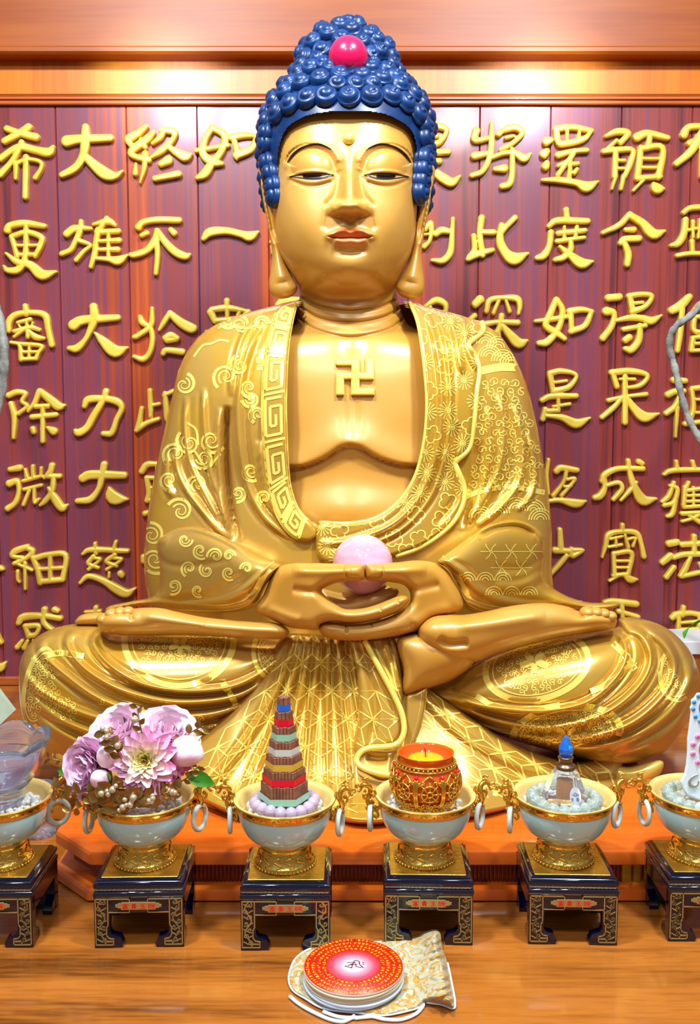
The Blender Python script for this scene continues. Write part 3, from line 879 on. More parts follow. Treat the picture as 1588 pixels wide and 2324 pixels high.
# long-lobed ears belong to the same body
EAR = [(586, 388), (592, 374), (604, 372), (612, 395), (618, 430), (624, 470), (629, 510), (634, 548), (646, 592), (664, 630), (675, 652), (668, 668), (650, 677), (630, 677), (615, 666), (610, 645), (614, 612), (617, 575), (610, 525), (600, 475), (592, 430)]
ear_lines = [([(598, 392), (604, 440), (616, 500), (622, 540)], 5, -0.014), ([(592, 400), (600, 460), (612, 520), (620, 560)], 3.5, 0.006), ([(620, 540), (634, 600), (642, 640)], 16, 0.008)]
for m in (1, -1):
    pl = EAR if m == 1 else [(1573 - a, b) for a, b in EAR][::-1]
    st = ear_lines if m == 1 else [([(1573 - a, b) for a, b in l[0]],) + l[1:] for l in ear_lines]
    v, f = inflate(pl, lambda x, y: 1.785 - 0.02 * ss(560, 660, y) + 0.0006 * np.abs(x - 788) * 0, 0.024, 0.03, 22, 2.5, st)
    G_body.add(v, f)
body = G_body.build('body', M_skin, statue)
bvh_body = BVHTree.FromPolygons([tuple(q) for q in np.concatenate(G_body.v)], G_body.f)


def hit(bvh, px, py, off=0.0006):
    d = P(px, py, 1.0) - np.array([0, 0, CAMZ])
    d = Vector(d).normalized()
    loc, nrm, i, dist = bvh.ray_cast(Vector((0, 0, CAMZ)), d)
    if loc is None:
        return None
    if nrm.dot(d) > 0:
        nrm = -nrm
    return np.array(loc + nrm * off), np.array(nrm)


def inlay(gm, bvh, line, width, off=0.0006, closed=False):
    """A thin strip of leaf laid on the surface along a pixel polyline."""
    q = np.asarray(line, float)
    wd = np.broadcast_to(np.asarray(width, float), (len(q),)) / 2
    if closed:
        t = np.roll(q, -1, 0) - np.roll(q, 1, 0)
    else:
        t = np.gradient(q, axis=0)
    t /= np.hypot(t[:, 0], t[:, 1])[:, None] + 1e-9
    nn = np.stack([-t[:, 1], t[:, 0]], 1)
    prev = None
    idx = list(range(len(q))) + ([0] if closed else [])
    for i in idx:
        a = hit(bvh, *(q[i] + nn[i] * wd[i]), off)
        b = hit(bvh, *(q[i] - nn[i] * wd[i]), off)
        cur = None
        if a is not None and b is not None:
            cur = (a[0], b[0])
            if prev is not None and np.linalg.norm(cur[0] - prev[0]) < 0.05 and np.linalg.norm(cur[1] - prev[1]) < 0.05:
                gm.add([prev[0], prev[1], cur[1], cur[0]], [(0, 1, 2, 3)])
        prev = cur


def patch(name, bvh, poly, m, parent, off=0.0008, step=2.0, smooth_poly=True, puff=0.0):
    """A painted or applied area with the given outline, lying on the surface."""
    poly = np.asarray(poly, float)
    if smooth_poly:
        poly = cr(poly, 5, True)

    def fn(x, y):
        d, _ = seg_dist(x, y, poly, True)
        return np.where(inside(x, y, poly), d, -d)

    x0, y0 = poly.min(0) - 3
    x1, y1 = poly.max(0) + 3
    p, tri, bd, ed = march(x0, x1, y0, y1, step, fn)
    sd = fn(p[:, 0], p[:, 1])
    v, ok = [], []
    for (a, b), s in zip(p, sd):
        h = hit(bvh, a, b, off + puff * min(1, max(s, 0) / 4) ** 0.5)
        ok.append(h is not None)
        v.append(h[0] if h is not None else (0, 0, 0))
    ok = np.array(ok)
    tri = tri[ok[tri].all(1)]
    return mk(name, v, tri, m, parent)


# painted features
for m in (1, -1):
    mx = (lambda L: L) if m == 1 else (lambda L: [(1584 - a, b) for a, b in L][::-1])
    patch('eyebrow', bvh_body, mx([(651, 372), (660, 353), (678, 337), (700, 328), (722, 325), (742, 332), (756, 342), (740, 335), (721, 330), (700, 333), (680, 342), (664, 357)]), M_line, body, 0.0006, 1.6)
    e = patch('eye', bvh_body, mx([(656, 401), (672, 396.5), (690, 393.5), (708, 392), (728, 392), (744, 394), (758, 397), (745, 403), (728, 407.5), (706, 408.5), (684, 406), (668, 403)]), M_line, body, 0.0005, 1.5)
    patch('eyeball', bvh_body, mx([(670, 400.5), (690, 396.5), (710, 395), (730, 395), (746, 397.5), (734, 402.5), (712, 405.5), (690, 404)]), M_eye, e, 0.0009, 1.3)
    patch('iris', bvh_body, mx([(689, 396.3), (708, 395.2), (728, 395.2), (730, 399), (729, 403.5), (708, 405.6), (690, 404), (688, 400)]), M_iris, e, 0.0013, 1.3)
patch('upper_lip', bvh_body, [(745, 538), (757, 530), (769, 523), (781, 519.5), (789, 521), (795, 524.5), (801, 521), (809, 519.5), (821, 523), (833, 530), (845, 537.5), (830, 540.5), (812, 541.5), (795, 540.5), (778, 541.5), (760, 540.5)], M_lip, body, 0.0006, 1.6)
patch('lower_lip', bvh_body, [(760, 543), (778, 543), (795, 542), (812, 543), (831, 542), (829, 551), (820, 557), (806, 556), (796, 557.5), (786, 556), (773, 557), (764, 552)], M_lip2, body, 0.0006, 1.6)
h = hit(bvh_body, 791, 315, 0.0)
gd = G()
gd.ball(h[0] + h[1] * 0.002, 0.0115, 20, 12)
gd.build('forehead_dot', M_leaf, statue)
# raised emblem on the chest
EM = [(761, 813), (816, 813), (816, 845), (829, 845), (829, 812), (848, 812), (848, 861), (816, 861), (816, 881), (850, 881), (850, 897), (796, 897), (796, 861), (781, 861), (781, 897), (762, 897), (762, 845), (797, 845), (797, 829), (761, 829)]
pl = np.asarray(EM, float)
c0 = hit(bvh_body, 800, 855, 0)[0]


def fn(x, y):
    d, _ = seg_dist(x, y, pl, True)
    return np.where(inside(x, y, pl), d, -d)


p, tri, bd, ed = march(755, 855, 806, 902, 1.5, fn)
s = np.clip(fn(p[:, 0], p[:, 1]), 0, None)
dep = np.array([hit(bvh_body, a, b, 0)[0][1] for a, b in p])
top = P(p[:, 0], p[:, 1], dep - 0.006 - 0.0035 * np.sqrt(np.clip(s / 3.5, 0, 1)))
used = sorted({q for e in ed for q in e})
rm = {q: len(p) + k for k, q in enumerate(used)}
mk('chest_emblem', np.concatenate([top, P(p[used, 0], p[used, 1], dep[used] + 0.002)]), tri.tolist() + [(b, a, rm[a], rm[b]) for a, b in ed], M_leaf, statue)

# ---- hair: a cap with rows of snail-shell curls, a crown bump and its jewel
hy = np.arange(56, 470, 2.0)
hT = lambda t: smooth_interp(hy, t)
hair_hw = [(54, 6), (60, 32), (75, 58), (95, 80), (120, 96), (148, 102), (165, 112), (185, 128), (210, 150), (240, 166), (280, 178), (330, 182), (390, 180), (430, 176), (470, 172)]
hair_fr = [(54, .004), (60, .025), (75, .045), (95, .06), (120, .07), (145, .076), (160, .092), (185, .118), (215, .142), (260, .155), (300, .155), (470, .15)]
hair_bk = [(54, .004), (60, .025), (75, .045), (95, .06), (120, .075), (150, .09), (185, .125), (240, .16), (330, .172), (430, .165), (470, .15)]
hv, ha = body_loft(hy, np.full(len(hy), 787.0), hT(hair_hw), np.full(len(hy), 1.80), hT(hair_fr), hT(hair_bk), np.full(len(hy), 2.1), 288)
hx, hyp = PX(hv.reshape(-1, 3))
HL = np.array(cr([(640, 520), (629, 470), (628, 400), (634, 335), (652, 292), (690, 266), (740, 255), (790, 252), (850, 255), (898, 270), (934, 300), (946, 350), (949, 410), (947, 470), (938, 520)], 5, True))
hair_bvh = BVHTree.FromPolygons([tuple(q) for q in hv.reshape(-1, 3)], grid_faces(*hv.shape[:2]).tolist())
front_h = np.repeat((np.cos(ha) > 0.0)[None], len(hy), 0).ravel()
cutv = inside(hx, hyp, HL) & front_h
hf = grid_faces(*hv.shape[:2])
hf = hf[~cutv[hf].any(1)]
GH = G()
GH.add(hv.reshape(-1, 3), hf)


def curl(c, nrm, r, spin):
    """One snail curl: a dome with a spiral groove."""
    n = np.array(nrm) / np.linalg.norm(nrm)
    u = np.cross(n, [0.1, 0.2, 1.0])
    u /= np.linalg.norm(u)
    v_ = np.cross(n, u)
    rings = []
    na = 24
    a = np.linspace(0, 2 * np.pi, na, endpoint=False)
    for i, t in enumerate(np.linspace(0.0, 1.0, 17)):
        ph = (t * 2.4 - spin * a / (2 * np.pi)) % 1.0
        groove = 0.17 * np.exp(-((ph - 0.5) / 0.16) ** 2) * (1 if 0.05 < t < 0.98 else 0)
        rad = r * np.sin(t * np.pi * 0.62) / math.sin(np.pi * 0.62) * np.ones(na) * 1.0
        if t > 0.8:
            rad = r * (1 + 0.06 * (t - 0.8)) * np.ones(na)
        hgt = r * (1.02 * np.cos(t * np.pi * 0.62) - groove) - 0.06 * r
        rings.append(c + rad[:, None] * (np.cos(a)[:, None] * u + np.sin(a)[:, None] * v_) + hgt[:, None] * n)
    g = G()
    rings.append(c + 0.7 * r * (np.cos(a)[:, None] * u + np.sin(a)[:, None] * v_) - 0.75 * r * n)
    g.loft(rings, True, False)
    return np.concatenate(g.v), g.f


CURLS = [(795, 600), (615, 605), (475, 625), (345, 675), (243, 745), (165, 815), (145, 905), (140, 985), (120, 1060), (150, 1130), (172, 1215), (195, 1310), (205, 1390), (965, 600), (1115, 605), (1225, 665), (1315, 755),
         (1370, 850), (1392, 940), (1405, 1020), (1385, 1100), (1375, 1185), (1365, 1275), (1350, 1360),
         (725, 455), (895, 465), (570, 480), (430, 515), (305, 580), (225, 660), (165, 745), (1045, 485), (1178, 530), (1285, 595), (1350, 680), (1395, 770), (1415, 860), (120, 850), (110, 950),
         (655, 400), (810, 405), (505, 400), (410, 445), (960, 405), (1085, 415), (1140, 470), (350, 520), (1210, 500),
         (460, 320), (585, 265), (520, 195), (640, 130), (735, 175), (815, 105), (890, 205), (945, 145), (1025, 270), (1075, 235), (1110, 370), (1110, 310), (440, 380), (720, 70), (850, 60), (785, 55), (600, 375), (970, 375), (430, 290), (1000, 180), (580, 110), (560, 330), (960, 300)]
rc = random.Random(3)
placed = []
for ci_, (cxp, cyp) in enumerate(CURLS):
    px, py = head_crop((cxp, cyp))[0]
    if ci_ < 24:      # the row along the hairline sits low
        py += 7 * max(0, 1 - abs(px - 789) / 150)
        px += (5 if px < 789 else -5) * (1 if py > 300 else 0)
    hh = hit(hair_bvh, px, py, 0.0)
    if hh is None:      # on the outline: take the side of the cap
        i = int(np.clip(round((py - hy[0]) / 2), 0, len(hy) - 1))
        sgn = -1 if px < 787 else 1
        k = int(np.argmin(np.abs(ha - sgn * math.pi / 2)))
        c = hv[i, k]
        nrm = np.array([sgn, -0.25, 0.1])
    else:
        c, nrm = hh
    placed.append(np.array(c))
    v, f = curl(c, nrm, 0.0198 if ci_ < 24 else 0.0182, 1 if cxp < 790 else -1)
    GH.add(v, f)
# the rest of the head, out of this view, in regular rows
for yy in range(75, 470, 30):
    i = int((yy - 56) / 2)
    ring = hv[i]
    per = np.linalg.norm(np.roll(ring, -1, 0) - ring, axis=1).sum()
    nk = max(4, int(per / 0.031))
    for k in range(nk):
        j = int(((k + 0.5 * (yy // 30 % 2)) / nk % 1.0) * len(ha))
        c = ring[j]
        if min(np.linalg.norm(c - q) for q in placed) < 0.021 or cutv.reshape(hv.shape[:2])[i, j] or (math.cos(ha[j]) > 0.1 and yy > 200):
            continue
        placed.append(c)
        nrm = np.array([math.sin(ha[j]), -math.cos(ha[j]), 0.5 if yy < 200 else 0.1])
        v, f = curl(c, nrm, 0.0168, 1)
        GH.add(v, f)
hair = GH.build('hair', M_hair, statue)
hj = hit(hair_bvh, 790, 140, 0.0)
gj = G()
jc = P(790, 129, 1.715)
gj.ball(jc, 43 / F * 1.715, 36, 24)
gj.build('crown_jewel', M_pink, statue)

# ---- robe: a shell around the torso, open at the chest
ry = np.arange(684, 1476, 4.0)
lefts = [(680, 676), (690, 640), (700, 600), (712, 556), (728, 512), (750, 474), (790, 437), (830, 416), (900, 398), (1000, 374), (1100, 351), (1200, 335), (1300, 330), (1350, 336), (1420, 350), (1480, 380)]
rights = [(680, 915), (690, 948), (700, 985), (715, 1040), (730, 1080), (750, 1115), (790, 1148), (830, 1170), (900, 1194), (1000, 1218), (1100, 1236), (1200, 1248), (1300, 1250), (1350, 1256), (1420, 1262), (1480, 1240)]
rl, rr_ = smooth_interp(ry, lefts), smooth_interp(ry, rights)
rf = smooth_interp(ry, [(680, .095), (700, .105), (740, .125), (780, .148), (850, .168), (1000, .182), (1100, .18), (1200, .19), (1300, .20), (1420, .2)])
rb = smooth_interp(ry, [(680, .10), (760, .13), (900, .16), (1420, .19)])
rv, ra = body_loft(ry, (rl + rr_) / 2, (rr_ - rl) / 2, np.full(len(ry), 1.82), rf, rb, np.interp(ry, [680, 760, 900, 1420], [2.0, 2.25, 2.5, 2.5]), 420)
OPEN = np.array(cr([(700, 640), (672, 690), (658, 760), (650, 850), (650, 950), (655, 1050), (665, 1120), (690, 1165), (725, 1188), (790, 1190), (840, 1182), (890, 1152), (936, 1085), (958, 1000), (964, 920), (960, 850), (947, 760), (926, 690), (900, 640)], 6, True))
rflat = rv.reshape(-1, 3)
rpx, rpy = PX(rflat)
RSTR = [
 ([(606, 716), (566, 790), (545, 880), (543, 980), (560, 1090), (600, 1170), (668, 1228)], 8, .009, 'f'),
 ([(585, 712), (548, 770), (528, 850), (524, 900)], 6, .006, 'f'),
 ([(590, 1000), (600, 1080), (625, 1150), (680, 1205)], 8, .008, 'f'),
 ([(570, 900), (572, 1000), (590, 1100), (630, 1180)], 6, .005, 'f'),
 ([(516, 922), (511, 980), (513, 1060), (520, 1140), (532, 1230)], 7, -.028),
 ([(500, 925), (496, 1000), (500, 1090), (518, 1190), (535, 1232)], 7, .008, 'f'),
 ([(462, 880), (464, 960), (476, 1060), (500, 1140), (528, 1222)], 6, .007, 'f'),
 ([(424, 900), (420, 970), (432, 1050), (470, 1130), (522, 1225)], 6, .006, 'f'),
 ([(398, 1000), (402, 1060), (424, 1110), (470, 1170), (520, 1228)], 7, .008, 'f'),
 ([(382, 1030), (378, 1090), (392, 1130)], 8, .006, 'f'),
 ([(1132, 890), (1142, 980), (1132, 1060), (1098, 1130), (1062, 1190)], 7, .008, 'f'),
 ([(1106, 920), (1112, 1010), (1100, 1090), (1074, 1150), (1052, 1200)], 6, .007, 'f'),
 ([(1168, 920), (1184, 1010), (1178, 1090), (1140, 1145), (1080, 1195)], 7, .008, 'f'),
 ([(1196, 980), (1212, 1060), (1206, 1120), (1170, 1160)], 6, .007, 'f'),
 ([(1084, 1000), (1080, 1080), (1064, 1140), (1046, 1200)], 9, -.010),
 ([(1150, 880), (1163, 1000), (1156, 1080), (1110, 1150)], 5, -.006),
]
frontness = np.repeat(np.clip(np.cos(ra) * 2.5, 0, 1)[None], len(ry), 0).ravel()
rflat[:, 1] -= 1.25 * strokes_disp(rpx, rpy, RSTR) * frontness
rcut = (inside(rpx, rpy, OPEN) | ((seg_dist(rpx, rpy, OPEN, True)[0] < 10) & (rpy > 700))) & (frontness > 0.2)
rfc = grid_faces(*rv.shape[:2])
rfc = rfc[~rcut[rfc].all(1)]
GR = G()
GR.add(rflat, rfc)
GR.f = [list(q) for q in rfc.tolist()]
robe = GR.build('robe', M_robe, statue)
bvh_robe = BVHTree.FromPolygons([tuple(q) for q in rflat], rfc.tolist())


def part(name, poly, D0, tf, tb, m=M_robe, R=None, step=3.0, strokes=(), parent=statue, power=2.0):
    v, f = inflate(poly, D0, tf, tb, R, step, strokes, power=power)
    o = mk(name, v, f, m, parent)
    return o, BVHTree.FromPolygons([tuple(q) for q in v], f.tolist())


def robe_depth(x, y):
    """Depth of the robe or body surface under a pixel, smoothed from samples."""
    a = np.linspace(640, 1300, 34)
    out = 1.82 - np.interp(y, ry, rf)
    cx = np.interp(y, ry, (rl + rr_) / 2)
    hw = np.interp(y, ry, (rr_ - rl) / 2)
    u = np.clip(np.abs(x - cx) / hw, 0, 0.999)
    return 1.82 - np.interp(y, ry, rf) * (1 - u ** 2.5) ** (1 / 2.5)


# collar band with a key pattern on the left side of the chest
C_OUT = [(655, 686), (626, 706), (610, 750), (599, 800), (593, 880), (592, 960), (599, 1050), (611, 1130), (635, 1190), (665, 1222), (700, 1230)]
C_IN = [(674, 690), (666, 730), (657, 780), (652, 850), (651, 950), (655, 1050), (662, 1110), (680, 1155), (712, 1190)]
collar, bvh_collar = part('collar_band', C_OUT + [(718, 1216)] + C_IN[::-1], lambda x, y: robe_depth(x, y) - .004, .012, .012, R=13, step=2.5)
# inner robe edge that crosses below it
part('inner_hem', [(662, 1110), (676, 1150), (700, 1178), (722, 1192), (718, 1214), (700, 1212), (676, 1186), (660, 1150)], lambda x, y: robe_depth(x, y) + .002, .008, .01, R=8, step=2)

# the shawl over the other shoulder, pleated lengthwise
S_IN = [(926, 684), (942, 722), (952, 770), (963, 850), (967, 920), (961, 1000), (940, 1082), (900, 1142), (850, 1176), (790, 1188), (724, 1186)]
S_OUT = [(724, 1272), (800, 1280), (880, 1268), (960, 1240), (1020, 1196), (1050, 1150), (1056, 1110), (1040, 1064), (1034, 1048), (1062, 1024), (1076, 960), (1082, 890), (1090, 842), (1078, 806), (1064, 780), (1072, 768), (1094, 756), (1097, 732), (1060, 722), (1030, 714), (1000, 706), (970, 696)]
shs = [([(960, 692), (984, 760), (1000, 850), (1002, 940), (990, 1030), (955, 1120), (890, 1190), (790, 1228), (724, 1232)], 7, .009, 'f'),
       ([(985, 700), (1010, 770), (1020, 860), (1020, 950), (1008, 1040), (975, 1130), (905, 1205), (800, 1248)], 6, .008, 'f'),
       ([(1018, 708), (1036, 770), (1040, 800), (1050, 850)], 7, .009, 'f'),
       ([(1048, 716), (1056, 760), (1062, 790), (1084, 842)], 7, .009, 'f'),
       ([(1040, 960), (1030, 1040), (1028, 1080), (1034, 1130), (990, 1190)], 7, -.009),
       ([(930, 690), (954, 760), (966, 850), (970, 930), (962, 1010), (938, 1086), (895, 1148), (840, 1180), (780, 1192)], 5, .006, 'b')]
shawl, bvh_shawl = part('shawl', S_IN[::-1][0:0] + S_IN + S_OUT, lambda x, y: robe_depth(x, y) - .006, .014, .02, R=14, step=3, strokes=shs)
gh = G()
for ln, rad in (([(1097, 732), (1099, 750), (1086, 764), (1068, 775), (1066, 788), (1080, 808), (1090, 842), (1083, 890), (1077, 960), (1066, 1018), (1036, 1047), (1040, 1066), (1056, 1108), (1050, 1150), (1020, 1196), (960, 1240), (900, 1262)], .0055),
                ([(926, 684), (943, 722), (953, 770), (963, 850), (967, 920), (961, 1000), (940, 1082), (900, 1142), (850, 1176), (790, 1188), (724, 1186)], .0035)):
    pts = []
    for a, b in cr(ln, 8):
        hh = hit(bvh_shawl, a + (-3 if rad > .005 else 2), b, 0)
        if hh is not None:
            pts.append(hh[0])
    pts = np.array(pts)
    pts[2:-2] = (pts[:-4] + pts[1:-3] + pts[2:-2] + pts[3:-1] + pts[4:]) / 5
    gh.tube(pts, rad, 10)
gh.build('hem', M_leaf, shawl)

# forearm sleeves
SL = [(352, 1232), (372, 1210), (410, 1196), (460, 1198), (520, 1224), (580, 1258), (640, 1282), (626, 1300), (604, 1330), (586, 1366), (560, 1384), (500, 1392), (420, 1388), (330, 1374), (262, 1384), (240, 1390), (246, 1376), (300, 1364), (350, 1350), (356, 1300)]
sls = [([(360, 1238), (390, 1205), (440, 1198), (500, 1218), (560, 1252)], 7, .008, 'f'), ([(350, 1250), (380, 1280), (440, 1285), (520, 1270)], 8, -.004), ([(610, 1290), (560, 1335), (500, 1365), (420, 1375), (330, 1368)], 8, .007, 'f'),
       ([(636, 1284), (600, 1322), (575, 1358), (540, 1378), (440, 1384)], 7, .008, 'f'), ([(560, 1300), (480, 1345), (400, 1360)], 9, -.004)]
sl_depth = lambda x, y: 1.74 - .22 * ss(330, 620, x) + 0.03 * ss(1330, 1390, y) * 0
sleeveL, bvh_slL = part('sleeve', SL, sl_depth, .075, .05, R=58, step=3, strokes=sls)
SR = [(1238, 1232), (1222, 1200), (1180, 1180), (1130, 1184), (1080, 1206), (1020, 1250), (990, 1274), (1014, 1290), (1032, 1320), (1044, 1352), (1056, 1380), (1100, 1396), (1180, 1392), (1290, 1384), (1370, 1388), (1402, 1378), (1398, 1368), (1330, 1366), (1270, 1344), (1236, 1310)]
srs = [([(1078, 1204), (1130, 1186), (1180, 1184), (1222, 1206), (1234, 1236)], 7, .012, 'f'), ([(1085, 1218), (1130, 1198), (1178, 1196), (1214, 1214)], 7, -.012), ([(1000, 1276), (1050, 1300), (1090, 1340), (1160, 1370), (1260, 1380)], 9, .008, 'f'),
       ([(1010, 1290), (1034, 1330), (1060, 1366), (1120, 1386), (1220, 1386)], 7, .008, 'f'), ([(1236, 1260), (1190, 1290), (1120, 1290)], 9, -.005), ([(1240, 1300), (1180, 1330), (1120, 1330)], 9, .005, 'f')]
sr_depth = lambda x, y: 1.74 - .22 * ss(330, 620, 1588 - x)
sleeveR, bvh_slR = part('sleeve', SR, sr_depth, .075, .05, R=58, step=3, strokes=srs)
for side, (ln, bv_) in enumerate((([(640, 1284), (610, 1310), (588, 1350), (560, 1378), (500, 1388), (400, 1384), (320, 1374), (250, 1384)], bvh_slL), ([(992, 1276), (1020, 1298), (1040, 1340), (1064, 1378), (1120, 1392), (1220, 1388), (1320, 1380), (1392, 1378)], bvh_slR))):
    g1 = G()
    inlay(g1, bv_, np.array(cr(ln, 10)) + [(-9 if side == 0 else 9), -9], 15)
    g1.build('cuff_band', M_leaf, sleeveL if side == 0 else sleeveR)

# ---- lap: folded legs under the robe
K1 = crop4((26, 400), (40, 310), (90, 235), (170, 185), (280, 158), (400, 165), (470, 205), (600, 212), (1000, 214), (1250, 224), (1338, 232), (1345, 262), (1290, 360), (1210, 470), (1100, 600), (990, 690), (860, 760), (760, 840), (640, 890), (480, 905), (300, 860), (150, 800), (80, 690), (36, 560))
f4 = lambda *p: crop4(*p)
k1s = [(f4((1330, 248), (1240, 320), (1150, 395), (1000, 455), (800, 468), (620, 440), (480, 370), (395, 285), (378, 225), (420, 195)), 8, .016, 'f'),
       (f4((1310, 275), (1150, 440), (1000, 505), (750, 522), (520, 470), (360, 385), (268, 290), (258, 222), (312, 182)), 8, .016, 'f'),
       (f4((1290, 320), (1150, 490), (1000, 565), (800, 592), (600, 572), (400, 505), (230, 385), (142, 300), (138, 240), (185, 200)), 9, .016, 'f'),
       (f4((1240, 420), (1100, 565), (900, 650), (700, 655), (500, 622), (300, 565), (130, 470), (62, 400), (52, 320)), 9, .014, 'f'),
       (f4((1200, 480), (1050, 640), (880, 725), (700, 735), (480, 700), (250, 620), (90, 520)), 9, .013, 'f'),
       (f4((1150, 560), (980, 700), (780, 790), (560, 790), (320, 720), (110, 600)), 9, .011, 'f')]
k_depth = lambda x, y: np.minimum(1.60 - .02 * ss(1450, 1750, y), (CAMZ - .071) / np.tan(PITCH + np.arctan((y - CY) / F)) - .06)
legL, bvh_kL = part('robe_knee', K1, lambda x, y: k_depth(x, y) + .05 * (1 - ss(60, 300, x)), .13, .17, R=118, step=3.2, strokes=k1s)
K2 = crop5((364, 432), (470, 402), (560, 342), (700, 282), (900, 226), (1100, 186), (1215, 165), (1228, 125), (1300, 122), (1400, 148), (1480, 198), (1550, 280), (1586, 380), (1578, 470), (1545, 560), (1500, 640), (1430, 720), (1300, 768), (1150, 770), (1000, 735), (850, 695), (700, 650), (550, 590), (430, 530), (372, 478))
k2s = [(crop5((392, 438), (550, 498), (700, 528), (900, 538), (1080, 500), (1200, 405), (1258, 305), (1242, 215), (1190, 180)), 8, .016, 'f'),
       (crop5((385, 445), (600, 558), (800, 608), (1000, 600), (1180, 540), (1315, 430), (1370, 315), (1335, 205), (1240, 160)), 8, .016, 'f'),
       (crop5((385, 455), (600, 600), (800, 655), (1000, 668), (1250, 610), (1410, 490), (1478, 360), (1435, 240), (1320, 145)), 9, .016, 'f'),
       (crop5((1540, 300), (1545, 400), (1480, 520), (1360, 620), (1200, 690), (1000, 705), (850, 680)), 9, .013, 'f'),
       (crop5((1570, 450), (1480, 600), (1340, 690), (1180, 735)), 9, .010, 'f'),
       (crop5((420, 480), (600, 580), (780, 640)), 7, -.006)]
legR, bvh_kR = part('robe_knee', K2, lambda x, y: k_depth(x, y) + .05 * (1 - ss(60, 300, 1630 - x)), .13, .17, R=112, step=3.2, strokes=k2s)

# pleated skirt that fans out between the knees down to the plinth
SK = [(636, 1450), (690, 1438), (760, 1446), (830, 1448), (880, 1470), (930, 1540), (1000, 1580), (1150, 1680), (1300, 1730), (1400, 1700), (1412, 1740), (1390, 1790), (1290, 1812), (1200, 1826), (1120, 1846), (1050, 1858), (960, 1850), (900, 1866), (840, 1872), (780, 1866), (740, 1846), (680, 1862), (600, 1866), (520, 1850), (450, 1818), (380, 1810), (300, 1800), (220, 1770), (180, 1700), (300, 1690), (440, 1670), (560, 1560)]
DPL = lambda y: (CAMZ - .071) / np.tan(PITCH + np.arctan((np.asarray(y, float) - CY) / F))
sk_depth = lambda x, y: np.minimum(smooth_interp(y, [(1430, 1.545), (1500, 1.54), (1560, 1.53), (1640, 1.508), (1700, 1.485), (1800, 1.43), (1880, 1.36)]) + .10 * ss(250, 620, np.abs(x - 790)), DPL(y) - .004)
sks = [([(672, 1450), (630, 1560), (560, 1680), (470, 1790)], 8, .010, 'f'), ([(690, 1448), (655, 1560), (600, 1700), (540, 1830)], 8, .011, 'f'), ([(706, 1446), (684, 1560), (650, 1700), (610, 1850)], 8, .012, 'f'),
       ([(724, 1446), (712, 1560), (700, 1700), (690, 1850)], 8, .012, 'f'), ([(745, 1447), (742, 1560), (742, 1700), (745, 1840)], 7, .010, 'f'), ([(768, 1447), (772, 1560), (782, 1700), (790, 1850)], 8, .012, 'f'), ([(792, 1448), (808, 1560), (825, 1660)], 7, .010, 'f'),
       ([(815, 1450), (845, 1560), (870, 1650)], 7, .009, 'f'), ([(960, 1580), (1040, 1660), (1180, 1740), (1330, 1770)], 9, .006, 'f'),
       ([(470, 1818), (560, 1850), (660, 1852), (740, 1836), (800, 1856), (880, 1856), (970, 1838), (1080, 1842), (1200, 1812), (1300, 1800)], 9, .010, 'b')]
skirt, bvh_sk = part('skirt', SK, sk_depth, .035, .14, R=26, step=3.2, strokes=sks)
# rolled lobes of the hem lying on the plinth
for pl, dd in (([(455, 1800), (480, 1786), (540, 1796), (590, 1830), (600, 1858), (560, 1866), (500, 1850), (462, 1826)], 1.43), ([(740, 1850), (790, 1832), (850, 1840), (890, 1862), (870, 1880), (800, 1880), (752, 1870)], 1.40),
               ([(1030, 1850), (1070, 1812), (1120, 1790), (1142, 1800), (1136, 1830), (1100, 1856), (1060, 1866)], 1.43), ([(150, 1690), (200, 1720), (250, 1780), (240, 1800), (190, 1780), (140, 1740), (120, 1700)], 1.56),
               ([(1392, 1740), (1430, 1740), (1490, 1725), (1506, 1735), (1490, 1765), (1440, 1790), (1390, 1800)], 1.56)):
    part('hem_fold', pl, dd, .03, .04, M_leaf, R=22, step=2.5)

# hanging sash of cloth with a rolled hem, right of the pleats
SA = crop5((84, 214), (130, 206), (214, 206), (238, 240), (252, 320), (262, 430), (266, 470), (256, 520), (270, 600), (240, 675), (180, 702), (108, 706), (90, 736), (60, 770), (40, 700), (62, 560), (60, 420), (40, 300), (20, 225))
sash, bvh_sash = part('sash', SA, lambda x, y: smooth_interp(y, [(1440, 1.515), (1500, 1.504), (1560, 1.49), (1640, 1.47), (1720, 1.45)]), .018, .05, R=14, step=2.5,
                      strokes=[(crop5((100, 220), (160, 340), (235, 480), (258, 580)), 8, .010, 'f'), (crop5((60, 230), (110, 360), (140, 520), (120, 690)), 8, -.008), (crop5((180, 215), (215, 330), (255, 460)), 7, .006, 'f')])
ghm = G()
for ln, d0, rad in ((crop5((92, 222), (150, 330), (225, 470), (262, 560), (266, 640), (225, 690), (120, 702), (75, 722), (58, 765), (105, 800), (200, 822), (260, 815)), 1.455, .0047),):
    c = cr(ln, 8)
    ghm.tube(P(c[:, 0], c[:, 1], np.interp(c[:, 1], [1440, 1560, 1720, 1760], [1.488, 1.465, 1.425, 1.40]) if rad < .01 else 1.47), rad, 10, flat=1.0)
ghm.build('sash_hem', M_leaf, sash)
g1 = G()
inlay(g1, bvh_sash, cr(crop5((132, 262), (168, 325), (225, 440), (250, 520), (252, 570)), 10), 12)
g1.build('gilt_band', M_leaf, sash)
part('sash_fold', [(805, 1717), (809, 1702), (831, 1696), (878, 1702), (900, 1700), (890, 1730), (886, 1765), (861, 1769), (826, 1752), (809, 1739)], lambda x, y: smooth_interp(y, [(1680, 1.455), (1720, 1.445), (1770, 1.42)]), .012, .03, R=9, step=2.2, strokes=[([(832, 1716), (856, 1722), (880, 1720)], 8, -.008)])
